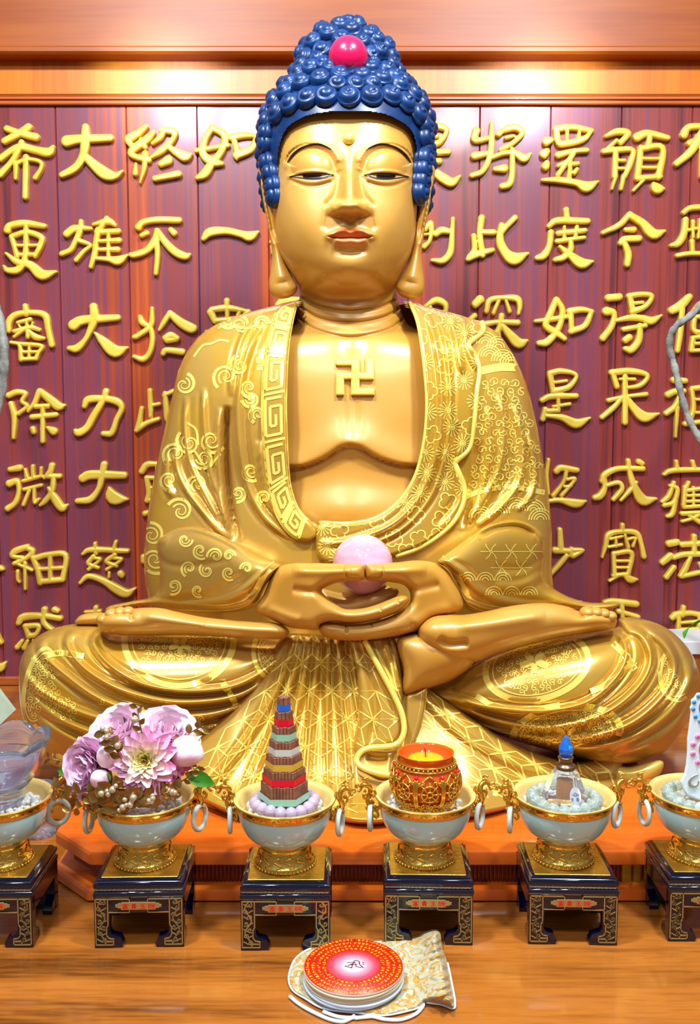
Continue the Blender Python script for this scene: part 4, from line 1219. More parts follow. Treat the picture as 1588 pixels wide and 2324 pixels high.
tail, bvh_tail = part('sash_tail', crop5((372, 428), (366, 500), (352, 580), (318, 690), (296, 740), (262, 716), (272, 640), (276, 560), (280, 470), (320, 452)), lambda x, y: np.interp(y, [1550, 1720], [1.49, 1.455]), .010, .04, R=8, step=2.2)
g1 = G()
inlay(g1, bvh_tail, cr(crop5((357, 450), (350, 520), (334, 600), (304, 690)), 10), 12)
g1.build('gilt_band', M_leaf, tail)

# ---- feet and shin
FL = crop4((395, 160), (402, 128), (430, 104), (478, 92), (545, 92), (570, 84), (640, 80), (700, 84), (760, 98), (900, 126), (1100, 145), (1220, 150), (1278, 172), (1292, 200), (1260, 226), (1150, 228), (1000, 218), (800, 208), (600, 212), (480, 207), (418, 196))
fls = [(crop4((560, 86), (552, 120), (556, 140)), 4, -.010), (crop4((520, 92), (514, 112)), 3.5, -.007), (crop4((482, 92), (478, 110)), 3.5, -.006), (crop4((448, 100), (446, 116)), 3.5, -.005), (crop4((600, 110), (700, 130), (900, 160)), 14, .006)]
part('foot', FL, lambda x, y: 1.53 - .03 * ss(300, 640, x), .045, .05, M_skin, R=34, step=2.5, strokes=fls)
gt = G()
for k, (a, b) in enumerate(crop4((425, 128), (462, 104), (500, 96), (538, 92))):
    gt.ball(P(a, b + 3, 1.515), .0125 - .0008 * k, 16, 10, (1.0, 1.3, .8))
gt.build('toes', M_skin, statue)
part('foot', crop4((288, 152), (312, 118), (360, 106), (420, 104), (440, 130), (410, 160), (330, 165)), 1.60, .03, .03, M_skin, R=26, step=2.5)
SH = crop5((238, 222), (330, 190), (420, 190), (520, 210), (600, 260), (570, 335), (480, 398), (380, 436), (268, 468), (262, 350))
part('shin', SH, 1.50, .055, .06, M_skin, R=60, step=3)
FR = crop5((330, 195), (340, 155), (390, 118), (460, 108), (540, 108), (640, 92), (740, 70), (840, 58), (920, 58), (1000, 72), (1050, 92), (1110, 84), (1180, 98), (1212, 118), (1216, 146), (1195, 172), (1100, 188), (950, 215), (800, 250), (680, 285), (590, 318), (500, 330), (420, 300), (350, 240))
frs = [(crop5((1050, 84), (1062, 110), (1060, 124)), 4, -.009), (crop5((1100, 84), (1110, 102)), 3.5, -.006), (crop5((1140, 88), (1150, 106)), 3.5, -.006), (crop5((1176, 98), (1184, 112)), 3.5, -.005), (crop5((420, 215), (470, 240), (560, 235)), 9, -.008), (crop5((500, 160), (700, 140), (900, 110)), 16, .006)]
part('foot', FR, lambda x, y: 1.49 + .05 * ss(950, 1390, x), .055, .05, M_skin, R=44, step=2.5, strokes=frs)
gt = G()
for k, (a, b) in enumerate(crop5((1085, 92), (1122, 92), (1158, 98), (1190, 108))):
    gt.ball(P(a, b + 3, 1.515), .0125 - .0008 * k, 16, 10, (1.0, 1.3, .8))
gt.build('toes', M_skin, statue)

# ---- hands folded in the lap, thumbs touching, cupping the ball
HD = 1.475
HL_ = hands_crop((55, 600), (110, 500), (160, 385), (215, 315), (300, 290), (420, 288), (560, 290), (680, 288), (760, 292), (783, 310), (784, 385), (765, 405), (700, 410), (600, 422), (530, 448), (500, 474), (540, 520), (600, 562), (660, 592), (760, 590), (860, 566), (950, 530), (1010, 506), (1060, 505), (1080, 528), (1066, 562), (1010, 612), (920, 650), (800, 680), (680, 688), (600, 680), (540, 682), (490, 700), (476, 735), (400, 732), (280, 716), (165, 665))
nail_l = hands_crop((755, 296), (680, 294), (662, 310), (656, 345), (668, 378), (700, 394), (760, 392))
nail_r = hands_crop((812, 296), (885, 294), (904, 312), (908, 345), (896, 372), (868, 386), (808, 388))
hls = [(nail_l, 2.0, -.005, 'b'), (hands_crop((300, 462), (380, 474), (450, 478), (505, 474)), 9, -.0045), (hands_crop((1000, 520), (1010, 560)), 2.2, -.003), (hands_crop((880, 566), (895, 610)), 2.2, -.002), (hands_crop((300, 330), (480, 340), (700, 340)), 12, .004), (hands_crop((130, 600), (240, 640), (360, 680)), 12, .004)]
v1, f1 = inflate(HL_, lambda x, y: HD - .0 + .03 * (1 - ss(600, 700, x)), .034, .03, 26, 1.6, hls)
HR_ = hands_crop((788, 310), (800, 292), (900, 288), (1010, 282), (1130, 270), (1240, 282), (1330, 330), (1390, 420), (1440, 540), (1436, 590), (1370, 632), (1240, 662), (1150, 735), (1010, 772), (860, 796), (720, 806), (600, 800), (515, 778), (478, 735), (482, 700), (520, 682), (600, 682), (660, 694), (780, 690), (900, 662), (1000, 622), (1072, 570), (1090, 520), (1080, 470), (1040, 432), (960, 416), (850, 408), (794, 396))
hrs = [(nail_r, 2.0, -.005, 'b'), (hands_crop((1060, 470), (1130, 466), (1200, 450), (1290, 430)), 9, -.0045), (hands_crop((655, 690), (668, 730), (662, 760)), 2.4, -.005), (hands_crop((820, 680), (838, 715)), 2.4, -.005), (hands_crop((975, 630), (995, 655)), 2.2, -.003), (hands_crop((850, 340), (1050, 335), (1200, 330)), 12, .004), (hands_crop((1100, 700), (1240, 640), (1380, 600)), 14, .005)]
v2, f2 = inflate(HR_, lambda x, y: HD + .012 + .03 * ss(900, 1010, x), .034, .03, 26, 1.6, hrs)
# the three fingers behind each index finger, stepping back under the ball
ga, gb = G(), G()
ga.add(v1, f1)
gb.add(v2, f2)
rads = [.0, .0105, .0125, .0128, .012, .0085]


def finger(gm, pts, d0, r):
    c = cr(hands_crop(*pts), 6)
    t = np.linspace(0, 1, len(c))
    rr = r * np.interp(t, [0, .3, .8, .93, 1], [1.1, 1.05, .92, .75, .25])
    q = P(c[:, 0], c[:, 1], d0)
    gm.tube(q, rr, 14)


finger(ga, [(520, 560), (640, 585), (760, 565), (900, 520), (1010, 470)], 1.515, .0125)
finger(ga, [(500, 530), (630, 556), (750, 530), (880, 490), (960, 455)], 1.540, .0125)
finger(ga, [(490, 500), (620, 526), (720, 505), (820, 475)], 1.562, .0105)
finger(gb, [(1200, 690), (1040, 730), (880, 752), (720, 760), (560, 735)], 1.515, .0125)
finger(gb, [(1180, 660), (1040, 700), (880, 720), (720, 725), (580, 700)], 1.540, .0125)
finger(gb, [(1160, 640), (1000, 670), (860, 690), (740, 690)], 1.565, .0105)
handL = ga.build('hand', M_skin, statue)
handR = gb.build('hand', M_skin, statue)
# pink quartz ball resting in the hands: it can be lifted out
M_quartz = mat('rose_quartz', srgb(232, 160, 172), 0.05, coat=0.6, trans=0.2, sub=0.4, noise=(14, srgb(226, 186, 214), (1, 1, 3), 0.35, 0.6))
gq = G()
qc = P(823, 1281, 1.535)
gq.ball((0, 0, 0), 69 / F * 1.535, 48, 32)
q = gq.build('crystal_ball', M_quartz)
q.location = qc
tag(q, 'polished pale pink crystal ball resting in the hands of the golden statue', 'ball')

# ------------------------------------------------------------------ gilt patterns on the robe
def spiral(cx, cy, r, turns, rot, d=1, n=26):
    t = np.linspace(0, 1, n)
    a = rot + d * turns * 2 * np.pi * t
    rr = r * (1 - 0.86 * t)
    return np.stack([cx + rr * np.cos(a), cy + rr * np.sin(a)], 1)


# key fret on the collar
gk = G()
ci = cr(C_IN, 12)
co = cr(C_OUT, 12)
tt = np.linspace(0, 1, 200)
ri = lambda c: np.stack([np.interp(tt, np.linspace(0, 1, len(c)), c[:, k]) for k in (0, 1)], 1)
ci, co = ri(ci), ri(co)


def cuv(u, v):
    i = np.clip(v, 0, 1) * 199
    a = np.stack([np.interp(i, np.arange(200), ci[:, k]) for k in (0, 1)], -1)
    b = np.stack([np.interp(i, np.arange(200), co[:, k]) for k in (0, 1)], -1)
    return a + (b - a) * np.asarray(u)[..., None]


def cline(pts, wd):
    pts = np.array(pts, float)
    for a, b in zip(pts[:-1], pts[1:]):
        n = max(3, int(np.hypot(*(cuv(*a) - cuv(*b))) / 6))
        t = np.linspace(0, 1, n)
        inlay(gk, bvh_collar, cuv(a[0] + (b[0] - a[0]) * t, a[1] + (b[1] - a[1]) * t), wd, .0008)


nrep = 7
cline([(.10, .03), (.06, .3), (.06, .6), (.08, .95)], 6)
cline([(.93, .05), (.93, .3), (.93, .6), (.92, .93)], 6)
for k in range(nrep):
    a = .045 + k * .128
    s_ = .128
    f_ = lambda u, v: (u, a + v * s_)
    cline([f_(.20, .06), f_(.82, .06), f_(.82, .84), f_(.22, .84), f_(.22, .24), f_(.64, .24), f_(.64, .66), f_(.42, .66), f_(.42, .42)], 6.5)
    cline([f_(.10, .95), f_(.9, .95)], 6)
gk.build('gilt_fret', M_leaf, collar)

# cloud scrolls on the left shoulder and sleeve
gc = G()
for cx, cy, r, rot, d in ((513, 855, 24, 2.2, 1), (545, 830, 19, 4.5, -1), (565, 880, 18, 1, 1), (570, 905, 17, 3, -1), (418, 873, 20, 5, 1), (585, 940, 16, 2, 1), (480, 1000, 24, 0.5, 1), (462, 1040, 22, 3, -1), (430, 1005, 24, 4, -1), (398, 1030, 24, 2, 1),
                          (450, 1100, 22, 2, 1), (385, 1090, 20, 1, 1), (410, 1160, 24, 3.6, 1), (590, 820, 14, 2, -1), (600, 800, 13, 0, 1), (545, 740, 20, 3.5, 1), (515, 725, 18, .5, 1), (592, 735, 15, 0, -1), (570, 1070, 18, 1, 1), (600, 1130, 16, 2, 1), (540, 1120, 16, 2, -1), (352, 1270, 26, 1, 1), (345, 1215, 24, 4, 1), (620, 1060, 14, 1, -1)):
    for q in (1.3, 0.78):
        inlay(gc, bvh_robe, spiral(cx, cy, r * q, 1.15 if q > 1 else 1.0, rot, d), np.linspace(8, 2.5, 26) * (1 if q > 1 else .55))
for ln in ([(440, 810), (460, 785), (480, 780), (500, 772), (520, 775)], [(495, 745), (520, 738), (560, 745), (590, 732)], [(425, 960), (445, 975), (450, 1010)], [(440, 1020), (470, 1060), (500, 1030)]):
    inlay(gc, bvh_robe, cr(ln, 8), 5)
gc.build('gilt_clouds', M_leaf, robe)
gc = G()
for cx, cy, r, rot, d in ((455, 1250, 20, 1, 1), (490, 1262, 20, 3, 1), (520, 1262, 15, 0, -1), (430, 1290, 20, 2, 1), (470, 1295, 18, 4, -1), (520, 1300, 18, 1, 1), (420, 1225, 18, 0, 1), (560, 1290, 15, 3, 1), (395, 1330, 20, 2, -1), (450, 1340, 16, 1, 1)):
    for q in (1.0, 0.6):
        inlay(gc, bvh_slL, spiral(cx, cy, r * q, 1.15, rot, d), np.linspace(5.5, 2, 26) * (1 if q == 1 else .6))
gc.build('gilt_clouds', M_leaf, sleeveL)


def flower(gm, bvh, cx, cy, r, n=14, sq=1.0, a0=0, span=2 * math.pi, lw=2.4):
    for k in range(n):
        a = a0 + span * k / n
        t = np.linspace(.36, 1, 5)
        inlay(gm, bvh, np.stack([cx + r * t * math.cos(a), cy + sq * r * t * math.sin(a)], 1), np.linspace(lw * .6, lw * 1.25, 5))
    a = np.linspace(0, 2 * np.pi, 15)[:-1]
    inlay(gm, bvh, np.stack([cx + .27 * r * np.cos(a), cy + sq * .27 * r * np.sin(a)], 1), lw, closed=True)
    inlay(gm, bvh, np.stack([cx + .1 * r * np.cos(a), cy + sq * .1 * r * np.sin(a)], 1), lw * 1.2, closed=True)


# chrysanthemums along the shawl
gf = G()
rs = random.Random(5)
fl_pts = []
for k in range(2600):
    x, y = rs.uniform(730, 1090), rs.uniform(690, 1270)
    if all(math.hypot(x - a, y - b) > 37 for a, b in fl_pts) and inside(np.array([x]), np.array([y]), np.array(cr(S_IN + S_OUT, 4, True)))[0]:
        fl_pts.append((x, y))
for k, (x, y) in enumerate(fl_pts):
    if k % 5 < 3:
        flower(gf, bvh_shawl, x, y, 22, 15, 1.0)
    else:
        for q in range(4):
            a = q * 1.6 + k
            c = np.linspace(-1.9, 1.9, 11) + a
            inlay(gf, bvh_shawl, np.stack([x + 11 * math.cos(a) + 9.5 * np.cos(c), y + 11 * math.sin(a) + 9.5 * np.sin(c)], 1), 3)
gf.build('gilt_flowers', M_leaf, shawl)


def cells(poly, pitch, seed=1, jit=.15):
    poly = np.array(poly)
    r = random.Random(seed)
    x0, y0 = poly.min(0)
    x1, y1 = poly.max(0)
    out = []
    j = 0
    y = y0
    while y < y1:
        x = x0 + (pitch / 2 if j % 2 else 0)
        while x < x1:
            a, b = x + r.uniform(-jit, jit) * pitch, y + r.uniform(-jit, jit) * pitch
            if inside(np.array([a]), np.array([b]), poly)[0]:
                out.append((a, b))
            x += pitch
        y += pitch * .8
        j += 1
    return out


def scrolls(gm, bvh, poly, pitch, lw, seed=1):
    r = random.Random(seed)
    for a, b in cells(poly, pitch, seed):
        d = r.choice((-1, 1))
        rot = r.uniform(0, 6.28)
        inlay(gm, bvh, spiral(a, b, pitch * .46, 1.1, rot, d, 14), lw)
        c = np.linspace(0, 2.6, 7) + rot + 2.5
        inlay(gm, bvh, np.stack([a + pitch * .34 * math.cos(rot) + pitch * .3 * np.cos(c), b + pitch * .34 * math.sin(rot) + pitch * .3 * np.sin(c)], 1), lw)


# arabesques and wave bands on the right upper arm
ga_ = G()
scrolls(ga_, bvh_robe, [(1090, 860), (1170, 850), (1200, 940), (1228, 1050), (1225, 1100), (1150, 1110), (1060, 1120), (1075, 1020)], 24, 2.2, 4)
inlay(ga_, bvh_robe, cr([(1090, 842), (1130, 834), (1165, 834), (1180, 838)], 8), 18)
inlay(ga_, bvh_robe, cr([(1050, 1130), (1100, 1112), (1160, 1105), (1235, 1118)], 8), 12)
for cx, cy in ((1110, 800), (1140, 810), (1100, 770), (1130, 780), (1160, 815), (1090, 1165), (1130, 1155), (1170, 1145), (1210, 1150), (1225, 1170)):
    for r in (8, 14, 20, 26):
        a = np.linspace(math.pi, 2 * math.pi, 10)
        inlay(ga_, bvh_robe, np.stack([cx + r * np.cos(a), cy + 10 + r * np.sin(a)], 1), 2.6)
ga_.build('gilt_scrolls', M_leaf, robe)
gw = G()
for cx, cy in cells([(1100, 1225), (1200, 1215), (1225, 1260), (1180, 1290), (1090, 1290)], 46, 2, 0):
    for k in range(6):
        a = k * math.pi / 3
        t = np.linspace(0.05, 1, 7)
        inlay(gw, bvh_slR, np.stack([cx + 24 * t * math.cos(a) + 3 * np.sin(t * 3.1) * math.sin(a), cy + 20 * t * math.sin(a)], 1), 2.2)
for cx, cy in cells([(1060, 1310), (1150, 1310), (1230, 1330), (1220, 1365), (1110, 1360)], 40, 3, 0):
    for r in (7, 13, 19):
        a = np.linspace(math.pi, 2 * math.pi, 9)
        inlay(gw, bvh_slR, np.stack([cx + r * np.cos(a), cy + 8 + r * np.sin(a)], 1), 2.6)
gw.build('gilt_waves', M_leaf, sleeveR)

# medallions on the knees
def medallion(gm, bvh, cx, cy, rx, ry_, a0, a1, lw=15, rot=0.0, fc=None, seed=1):
    a = np.linspace(a0, a1, 60)
    c, s = math.cos(rot), math.sin(rot)

    def el(k):
        u, v = rx * k * np.cos(a), ry_ * k * np.sin(a)
        return np.stack([cx + c * u - s * v, cy + s * u + c * v], 1)
    inlay(gm, bvh, el(1.0), lw)
    inlay(gm, bvh, el(.86), 3)
    poly = el(.80)
    scrolls(gm, bvh, poly, 17, 1.9, seed)
    if fc:
        fx, fy, fr = fc
        for k in range(5):
            b = k * 2 * math.pi / 5 + 0.3
            t = np.linspace(.12, 1, 8)
            inlay(gm, bvh, np.stack([fx + fr * t * math.cos(b), fy + .72 * fr * t * math.sin(b)], 1), fr * .46 * np.sqrt(np.sin(np.linspace(.15, 2.75, 8))), .0011)


gm1 = G()
medallion(gm1, bvh_kL, 406, 1452, 124, 104, -0.12, math.pi + .12, 15, 0, (408, 1466, 26), 1)
medallion(gm1, bvh_kL, 90, 1560, 34, 90, 1.2, 5.1, 8, 0.2, None, 2)
scrolls(gm1, bvh_kL, [(70, 1500), (110, 1480), (130, 1560), (190, 1620), (150, 1640), (90, 1590)], 17, 1.8, 3)
scrolls(gm1, bvh_kL, [(230, 1590), (330, 1610), (460, 1630), (520, 1650), (470, 1680), (350, 1670), (250, 1630)], 18, 1.9, 6)
medallion(gm1, bvh_kL, 655, 1480, 80, 75, 1.4, 3.6, 10, 0, None, 7)
for ln in ([(505, 1550), (530, 1590), (545, 1640), (540, 1680)], [(95, 1490), (140, 1482), (190, 1490)]):
    inlay(gm1, bvh_kL, cr(ln, 10), 14)
gm1.build('gilt_medallions', M_leaf, legL)
gm2 = G()
medallion(gm2, bvh_kR, 1218, 1512, 118, 74, 0, 2 * math.pi, 14, -.22, (1212, 1504, 34), 11)
medallion(gm2, bvh_kR, 1285, 1665, 122, 62, 2.9, 6.6, 16, -.12, (1285, 1672, 34), 12)
medallion(gm2, bvh_kR, 1535, 1530, 40, 60, 1.0, 4.0, 8, 0, None, 13)
scrolls(gm2, bvh_kR, [(1180, 1640), (1300, 1640), (1390, 1610), (1390, 1680), (1300, 1690), (1190, 1690)], 18, 1.9, 14)
for ln in ([(1080, 1580), (1130, 1605), (1190, 1612), (1270, 1600)], [(1390, 1460), (1420, 1490), (1440, 1520)], [(1340, 1570), (1390, 1545), (1440, 1500)]):
    inlay(gm2, bvh_kR, cr(ln, 10), 15)
gm2.build('gilt_medallions', M_leaf, legR)

# hemp-leaf stars on the skirt and the sash
def stars(gm, bvh, fmap, poly, us, vs, lw):
    poly = np.array(cr(poly, 4, True))
    for i in us:
        for j in vs:
            A = np.array([i + .5 * j, j * .866])
            B, C_, D_ = A + [1, 0], A + [.5, .866], A + [-.5, .866]
            for tri in ((A, B, C_), (A, C_, D_)):
                cen = (tri[0] + tri[1] + tri[2]) / 3
                for p_, q_, w_ in [(tri[0], tri[1], 1.2)] + [(tri[1], tri[2], 1.2)] * (tri[2] is D_) + [(tri[0], tri[2], 1.2)] * (tri[2] is C_) + [(t_, cen, 1.0) for t_ in tri]:
                    t = np.linspace(0, 1, 7)[:, None]
                    ln = fmap(p_ + (q_ - p_) * t)
                    if not inside(ln[[3], 0], ln[[3], 1], poly)[0]:
                        continue
                    e = np.linspace(0, 1, 7)
                    prof = (1.5 - .9 * np.sin(np.pi * e)) if w_ > 1.1 else (1.5 - .8 * e)
                    inlay(gm, bvh, ln, lw * prof)


def fan(p):
    u, v = p[:, 0], p[:, 1]
    yy = 1440 + v * 74
    return np.stack([745 + u * (34 + 54 * np.clip((yy - 1440) / 420, 0, 1.1)) + .06 * (yy - 1440), yy], 1)


gs = G()
SKL = [(672, 1456), (740, 1450), (830, 1456), (880, 1600), (900, 1680), (800, 1730), (800, 1800), (830, 1840), (700, 1838), (600, 1846), (520, 1822), (440, 1790), (420, 1750), (520, 1650), (600, 1560)]
stars(gs, bvh_sk, fan, SKL, range(-9, 8), range(0, 8), 3.0)


def fan2(p):
    u, v = p[:, 0], p[:, 1]
    return np.stack([960 + u * 74 + v * 18, 1560 + v * 56 + u * 26], 1)


stars(gs, bvh_sk, fan2, [(955, 1560), (1010, 1600), (1120, 1670), (1230, 1720), (1380, 1740), (1390, 1780), (1280, 1800), (1150, 1810), (1080, 1800), (1000, 1840), (950, 1700)], range(-3, 9), range(-5, 8), 3.8)
inlay(gs, bvh_sk, cr([(1396, 1716), (1404, 1750), (1384, 1790)], 8), 18)
gs.build('gilt_stars', M_leaf, skirt)
gs2 = G()
stars(gs2, bvh_sash, fan, SKL + [(905, 1560)], range(-3, 6), range(0, 6), 2.8)
inlay(gs2, bvh_sash, np.array(crop5((205, 215), (228, 330), (245, 430))), 5)
inlay(gs2, bvh_sash, np.array(crop5((185, 215), (212, 330), (235, 450))), 3)
gs2.build('gilt_stars', M_leaf, sash)

# ------------------------------------------------------------------ plinth below the statue
pz = 0.073
M_brass = mat('brass_plate', srgb(200, 168, 52), 0.3, 0.8)
M_reed = mat('reeded_wood', srgb(150, 62, 20), 0.35, coat=0.2)
plinth = thing('statue_plinth', 'low orange wooden plinth with clipped corners under the golden statue', 'plinth', (0, 1.75, 0))


def octa(x0, x1, y0, y1, c):
    return [(x0 + c, y0), (x1 - c, y0), (x1, y0 + c), (x1, y1 - c), (x1 - c, y1), (x0 + c, y1), (x0, y1 - c), (x0, y0 + c)]


def slab(oc, z0, z1, b):
    def ins(k):
        x0 = min(p[0] for p in oc) + k
        return x0
    xs = [p[0] for p in oc]
    ysl = [p[1] for p in oc]
    x0, x1, y0, y1 = min(xs), max(xs), min(ysl), max(ysl)
    c = oc[0][0] - x0
    L = []
    for z, i in ((z0, b), (z0 + b * .6, 0), (z1 - b, 0), (z1 - b * .3, b * .3), (z1, b)):
        L.append([(p[0], p[1], z) for p in octa(x0 + i, x1 - i, y0 + i, y1 - i, c - .4 * i)])
    return L


xf, yf, _ = TZ(178, 1932, pz)
xl = TZ(126, 1884, pz)[0]
CH_ = TZ(126, 1884, pz)[1] - yf
xr = 2 * TZ(820, 1932, pz)[0] - xl + .045
OC = octa(xl, xr, yf, 2.25, CH_)
G().loft(slab(OC, .050, pz, .006), True, True).build('top_board', M_plinth, plinth, flat_angle=25)
OC2 = octa(xl + .02, xr - .02, yf + .02, 2.23, CH_)
G().loft([[(p[0], p[1], z) for p in OC2] for z in (.016, .052)], True, True).build('core', M_reed, plinth, False)
OC3 = octa(xl - .004, xr + .004, yf - .004, 2.25, CH_)
G().loft(slab(OC3, 0.0, .020, .006), True, True).build('base_moulding', M_plinth, plinth, flat_angle=25)
g = G()
for k in range(int((xr - xl - .24) / .0056)):
    x = xl + .13 + k * .0056
    g.tube([(x, yf + .0195, .02), (x, yf + .0195, .05)], .0024, 6)
g.build('reeded_frieze', M_reed, plinth)
g = G()
g.box(xl + .085, xl + .125, yf + .017, yf + .021, .021, .049)
g.build('brass_inlay', M_brass, plinth, False)
g = G()
xb = TZ(1425, 1985, .035)[0]
g.box(xb - .006, xb + .006, yf + .016, yf + .021, .020, .050)
g.build('brass_inlay', M_brass, plinth, False)
g = G()
g.box(xb + .010, xb + .021, yf + .016, yf + .021, .020, .050)
g.build('brass_inlay', M_brass, plinth, False)
# ------------------------------------------------------------------ offering bowls on lacquer stands
M_lac = mat('blue_black_lacquer', srgb(4, 9, 32), 0.10, coat=0.6)
M_fret = mat('brass_fretwork', srgb(176, 150, 92), 0.35, 0.6)
M_plate = mat('embossed_gold_plate', srgb(196, 156, 60), 0.28, 0.85, bump=(230, 0.5, 0.0012))
M_gold = mat('polished_gold', srgb(226, 178, 70), 0.20, 0.9)
M_goldb = mat('embossed_gold', srgb(216, 176, 84), 0.24, 0.9, bump=(170, 0.7, 0.0016))
M_silver = mat('silver_cord', srgb(176, 170, 160), 0.3, 0.7)
M_red = mat('red_enamel', srgb(214, 40, 24), 0.4)
M_jade = mat('pale_jade', srgb(160, 204, 208), 0.09, coat=0.6, sub=0.3, noise=(9, srgb(184, 212, 212), (1, 1, 1), 0.35, 0.65))
M_inner = mat('cream_gold_glaze', srgb(220, 184, 108), 0.3, coat=0.3)
M_ring = mat('white_jade', srgb(206, 214, 206), 0.1, coat=0.5, sub=0.3, trans=0.1)
M_glass = mat('clear_crystal', srgb(240, 242, 255), 0.02, trans=0.94, ior=1.22, coat=0.4)
M_chip = mat('crystal_chip', srgb(240, 240, 236), 0.15, trans=0.3, ior=1.35, coat=0.5, sub=0.3)

SW, SDp, SH = .0575, .055, .089        # half width, half depth, height of a stand


def build_stand():
    r = thing('lacquer_stand', 'dark blue lacquer stand', 'stand')
    g = G()
    def fr(z0, z1, k0, k1):
        return [[(-SW + k, -SDp + k, z), (SW - k, -SDp + k, z), (SW - k, SDp - k, z), (-SW + k, SDp - k, z)] for z, k in ((z0, k0), (z1, k1))]
    L = []
    for z, k in ((.0765, .003), (.0775, .0012), (.081, .0003), (.0838, .0012), (.0845, .003), (.0855, .0042), (.0872, .0045), (.0885, .007), (.0885, .010)):
        L.append([(-SW + k, -SDp + k, z), (SW - k, -SDp + k, z), (SW - k, SDp - k, z), (-SW + k, SDp - k, z)])
    g.loft(L, True, True)
    g.build('top', M_lac, r, flat_angle=40)
    g = G()
    g.box(-SW + .009, SW - .009, -SDp + .009, SDp - .009, .0880, .0893, .0005)
    g.build('gold_plate', M_plate, r, False)
    # twisted cord
    g = G()
    for ph in (0, math.pi):
        t = np.linspace(0, 1, 260)
        per = np.array([(-1, -1), (1, -1), (1, 1), (-1, 1), (-1, -1)], float) * [SW - .0032, SDp - .0032]
        q = np.stack([np.interp(t * 4, range(5), per[:, 0]), np.interp(t * 4, range(5), per[:, 1])], 1)
        n_ = np.stack([np.interp(t * 4, range(5), per[:, 0]) / SW, np.interp(t * 4, range(5), per[:, 1]) / SDp], 1)
        a = t * 4 * 2 * np.pi * 22 + ph
        g.tube(np.concatenate([q + n_ * (.0007 * np.cos(a))[:, None], (.0752 + .0011 * np.sin(a))[:, None]], 1), .0011, 5)
    g.build('cord_trim', M_silver, r)
    # shoulder and apron
    g = G()
    L = []
    for z, k in ((.0655, .0015), (.0672, .0003), (.071, 0), (.0732, .0015), (.0742, .004), (.0770, .0045)):
        L.append([(-SW + k, -SDp + k, z), (SW - k, -SDp + k, z), (SW - k, SDp - k, z), (-SW + k, SDp - k, z)])
    g.loft(L, True, True)
    aw = SW - .001
    for sx, sy in ((0, -1), (0, 1)):
        g.box(-aw, aw, sy * (SDp - .005) - .004, sy * (SDp - .005) + .004, .046, .067)
    for s in (-1, 1):
        g.box(s * (SW - .005) - .004, s * (SW - .005) + .004, -SDp + .002, SDp - .002, .046, .067)
    g.build('apron', M_lac, r, flat_angle=40)
    # legs with inward-turned feet
    for sx in (-1, 1):
        for sy in (-1, 1):
            g = G()
            w_ = .026
            pf = [(0, 0), (w_ + .009, 0), (w_ + .010, .006), (w_ + .006, .014), (w_ - .004, .017), (w_ - .007, .022), (w_ - .006, .046), (w_ + .002, .054), (0, .067)]
            L = [[(sx * (aw - p[0]), y, p[1]) for p in pf] for y in (sy * (SDp - .0006), sy * (SDp - .012))]
            g.loft(L, True, True)
            pf2 = [(0, 0), (.028, 0), (.029, .006), (.025, .014), (.017, .017), (.014, .022), (.014, .067), (0, .067)]
            L = [[(x, sy * (SDp - .0008 - p[0]), p[1]) for p in pf2] for x in (sx * (aw - .0004), sx * (aw - .012))]
            g.loft(L, True, True)
            g.build('leg', M_lac, r, flat_angle=30)
    # brass fretwork on the front
    yf_ = -SDp - .0006
    g = G()

    def bar(pts, wd, y=yf_):
        pts = np.array(pts, float)
        v = np.concatenate([pts, np.full((len(pts), 1), 0)], 1)
        q = np.stack([pts[:, 0], np.full(len(pts), y), pts[:, 1]], 1)
        g.tube(q, wd / 2, 4, cap=True)

    def line(pts, wd=.0012):
        pts = np.array(pts, float)
        for a, b in zip(pts[:-1], pts[1:]):
            d = (b - a) / (np.hypot(*(b - a)) + 1e-9)
            n_ = np.array([-d[1], d[0]]) * wd / 2
            a2, b2 = a - d * wd / 2, b + d * wd / 2
            c = [a2 + n_, b2 + n_, b2 - n_, a2 - n_]
            v = [(p[0], yf_, p[1]) for p in c] + [(p[0], yf_ + .0009, p[1]) for p in c]
            g.add(v, [(0, 1, 2, 3), (4, 7, 6, 5), (0, 4, 5, 1), (1, 5, 6, 2), (2, 6, 7, 3), (3, 7, 4, 0)])

    e = SW - .003
    for s in (-1, 1):
        g = G()
        X = lambda x: s * x
        line([(X(e), .0645), (X(e), .004), (X(e - .022), .004), (X(e - .022), .0115), (X(e - .0165), .0125), (X(e - .0135), .0165), (X(e - .0135), .0265), (X(e - .0155), .031), (X(e - .0155), .0645), (X(e), .0645)], .0014)
        line([(X(e - .0155), .0645), (X(.0115), .0645), (X(.0115), .0610)], .0013)
        line([(X(e - .0155), .0470), (X(.0115), .0470), (X(.0115), .0505)], .0013)
        line([(X(e - .020), .0085), (X(e - .012), .0085), (X(e - .012), .006)], .0018)
        # scrolling vine
        t = np.linspace(0, 1, 26)
        line(np.stack([s * (e - .0075 + .0040 * np.sin(t * 11)), .0635 - .056 * t], 1), .0016)
        for k in range(7):
            z = .060 - .0083 * k
            d = 1 if k % 2 else -1
            sp = spiral(0, 0, .0034, 1.0, 1.2 + k, d, 10)
            line(sp + [s * (e - .0072 + d * .0026), z], .0011)
            line([(s * (e - .0075), z - .002), (s * (e - .0075 - d * .0055), z + .0012)], .0012)
        g.build('fretwork', M_fret, r, False)
    g = G()
    pl_ = [(-.026, .0535), (-.0265, .0545), (-.029, .0545), (-.029, .0575), (-.0265, .0575), (-.026, .0590), (-.022, .0590), (-.0215, .0605), (.0215, .0605), (.022, .0590), (.026, .0590), (.0265, .0575), (.029, .0575), (.029, .0545), (.0265, .0545), (.026, .0535), (.022, .0530), (.0215, .0512), (-.0215, .0512), (-.022, .0530)]
    g.loft([[(x, y, z) for x, z in pl_] for y in (yf_ - .0012, yf_ + .001)], True, True)
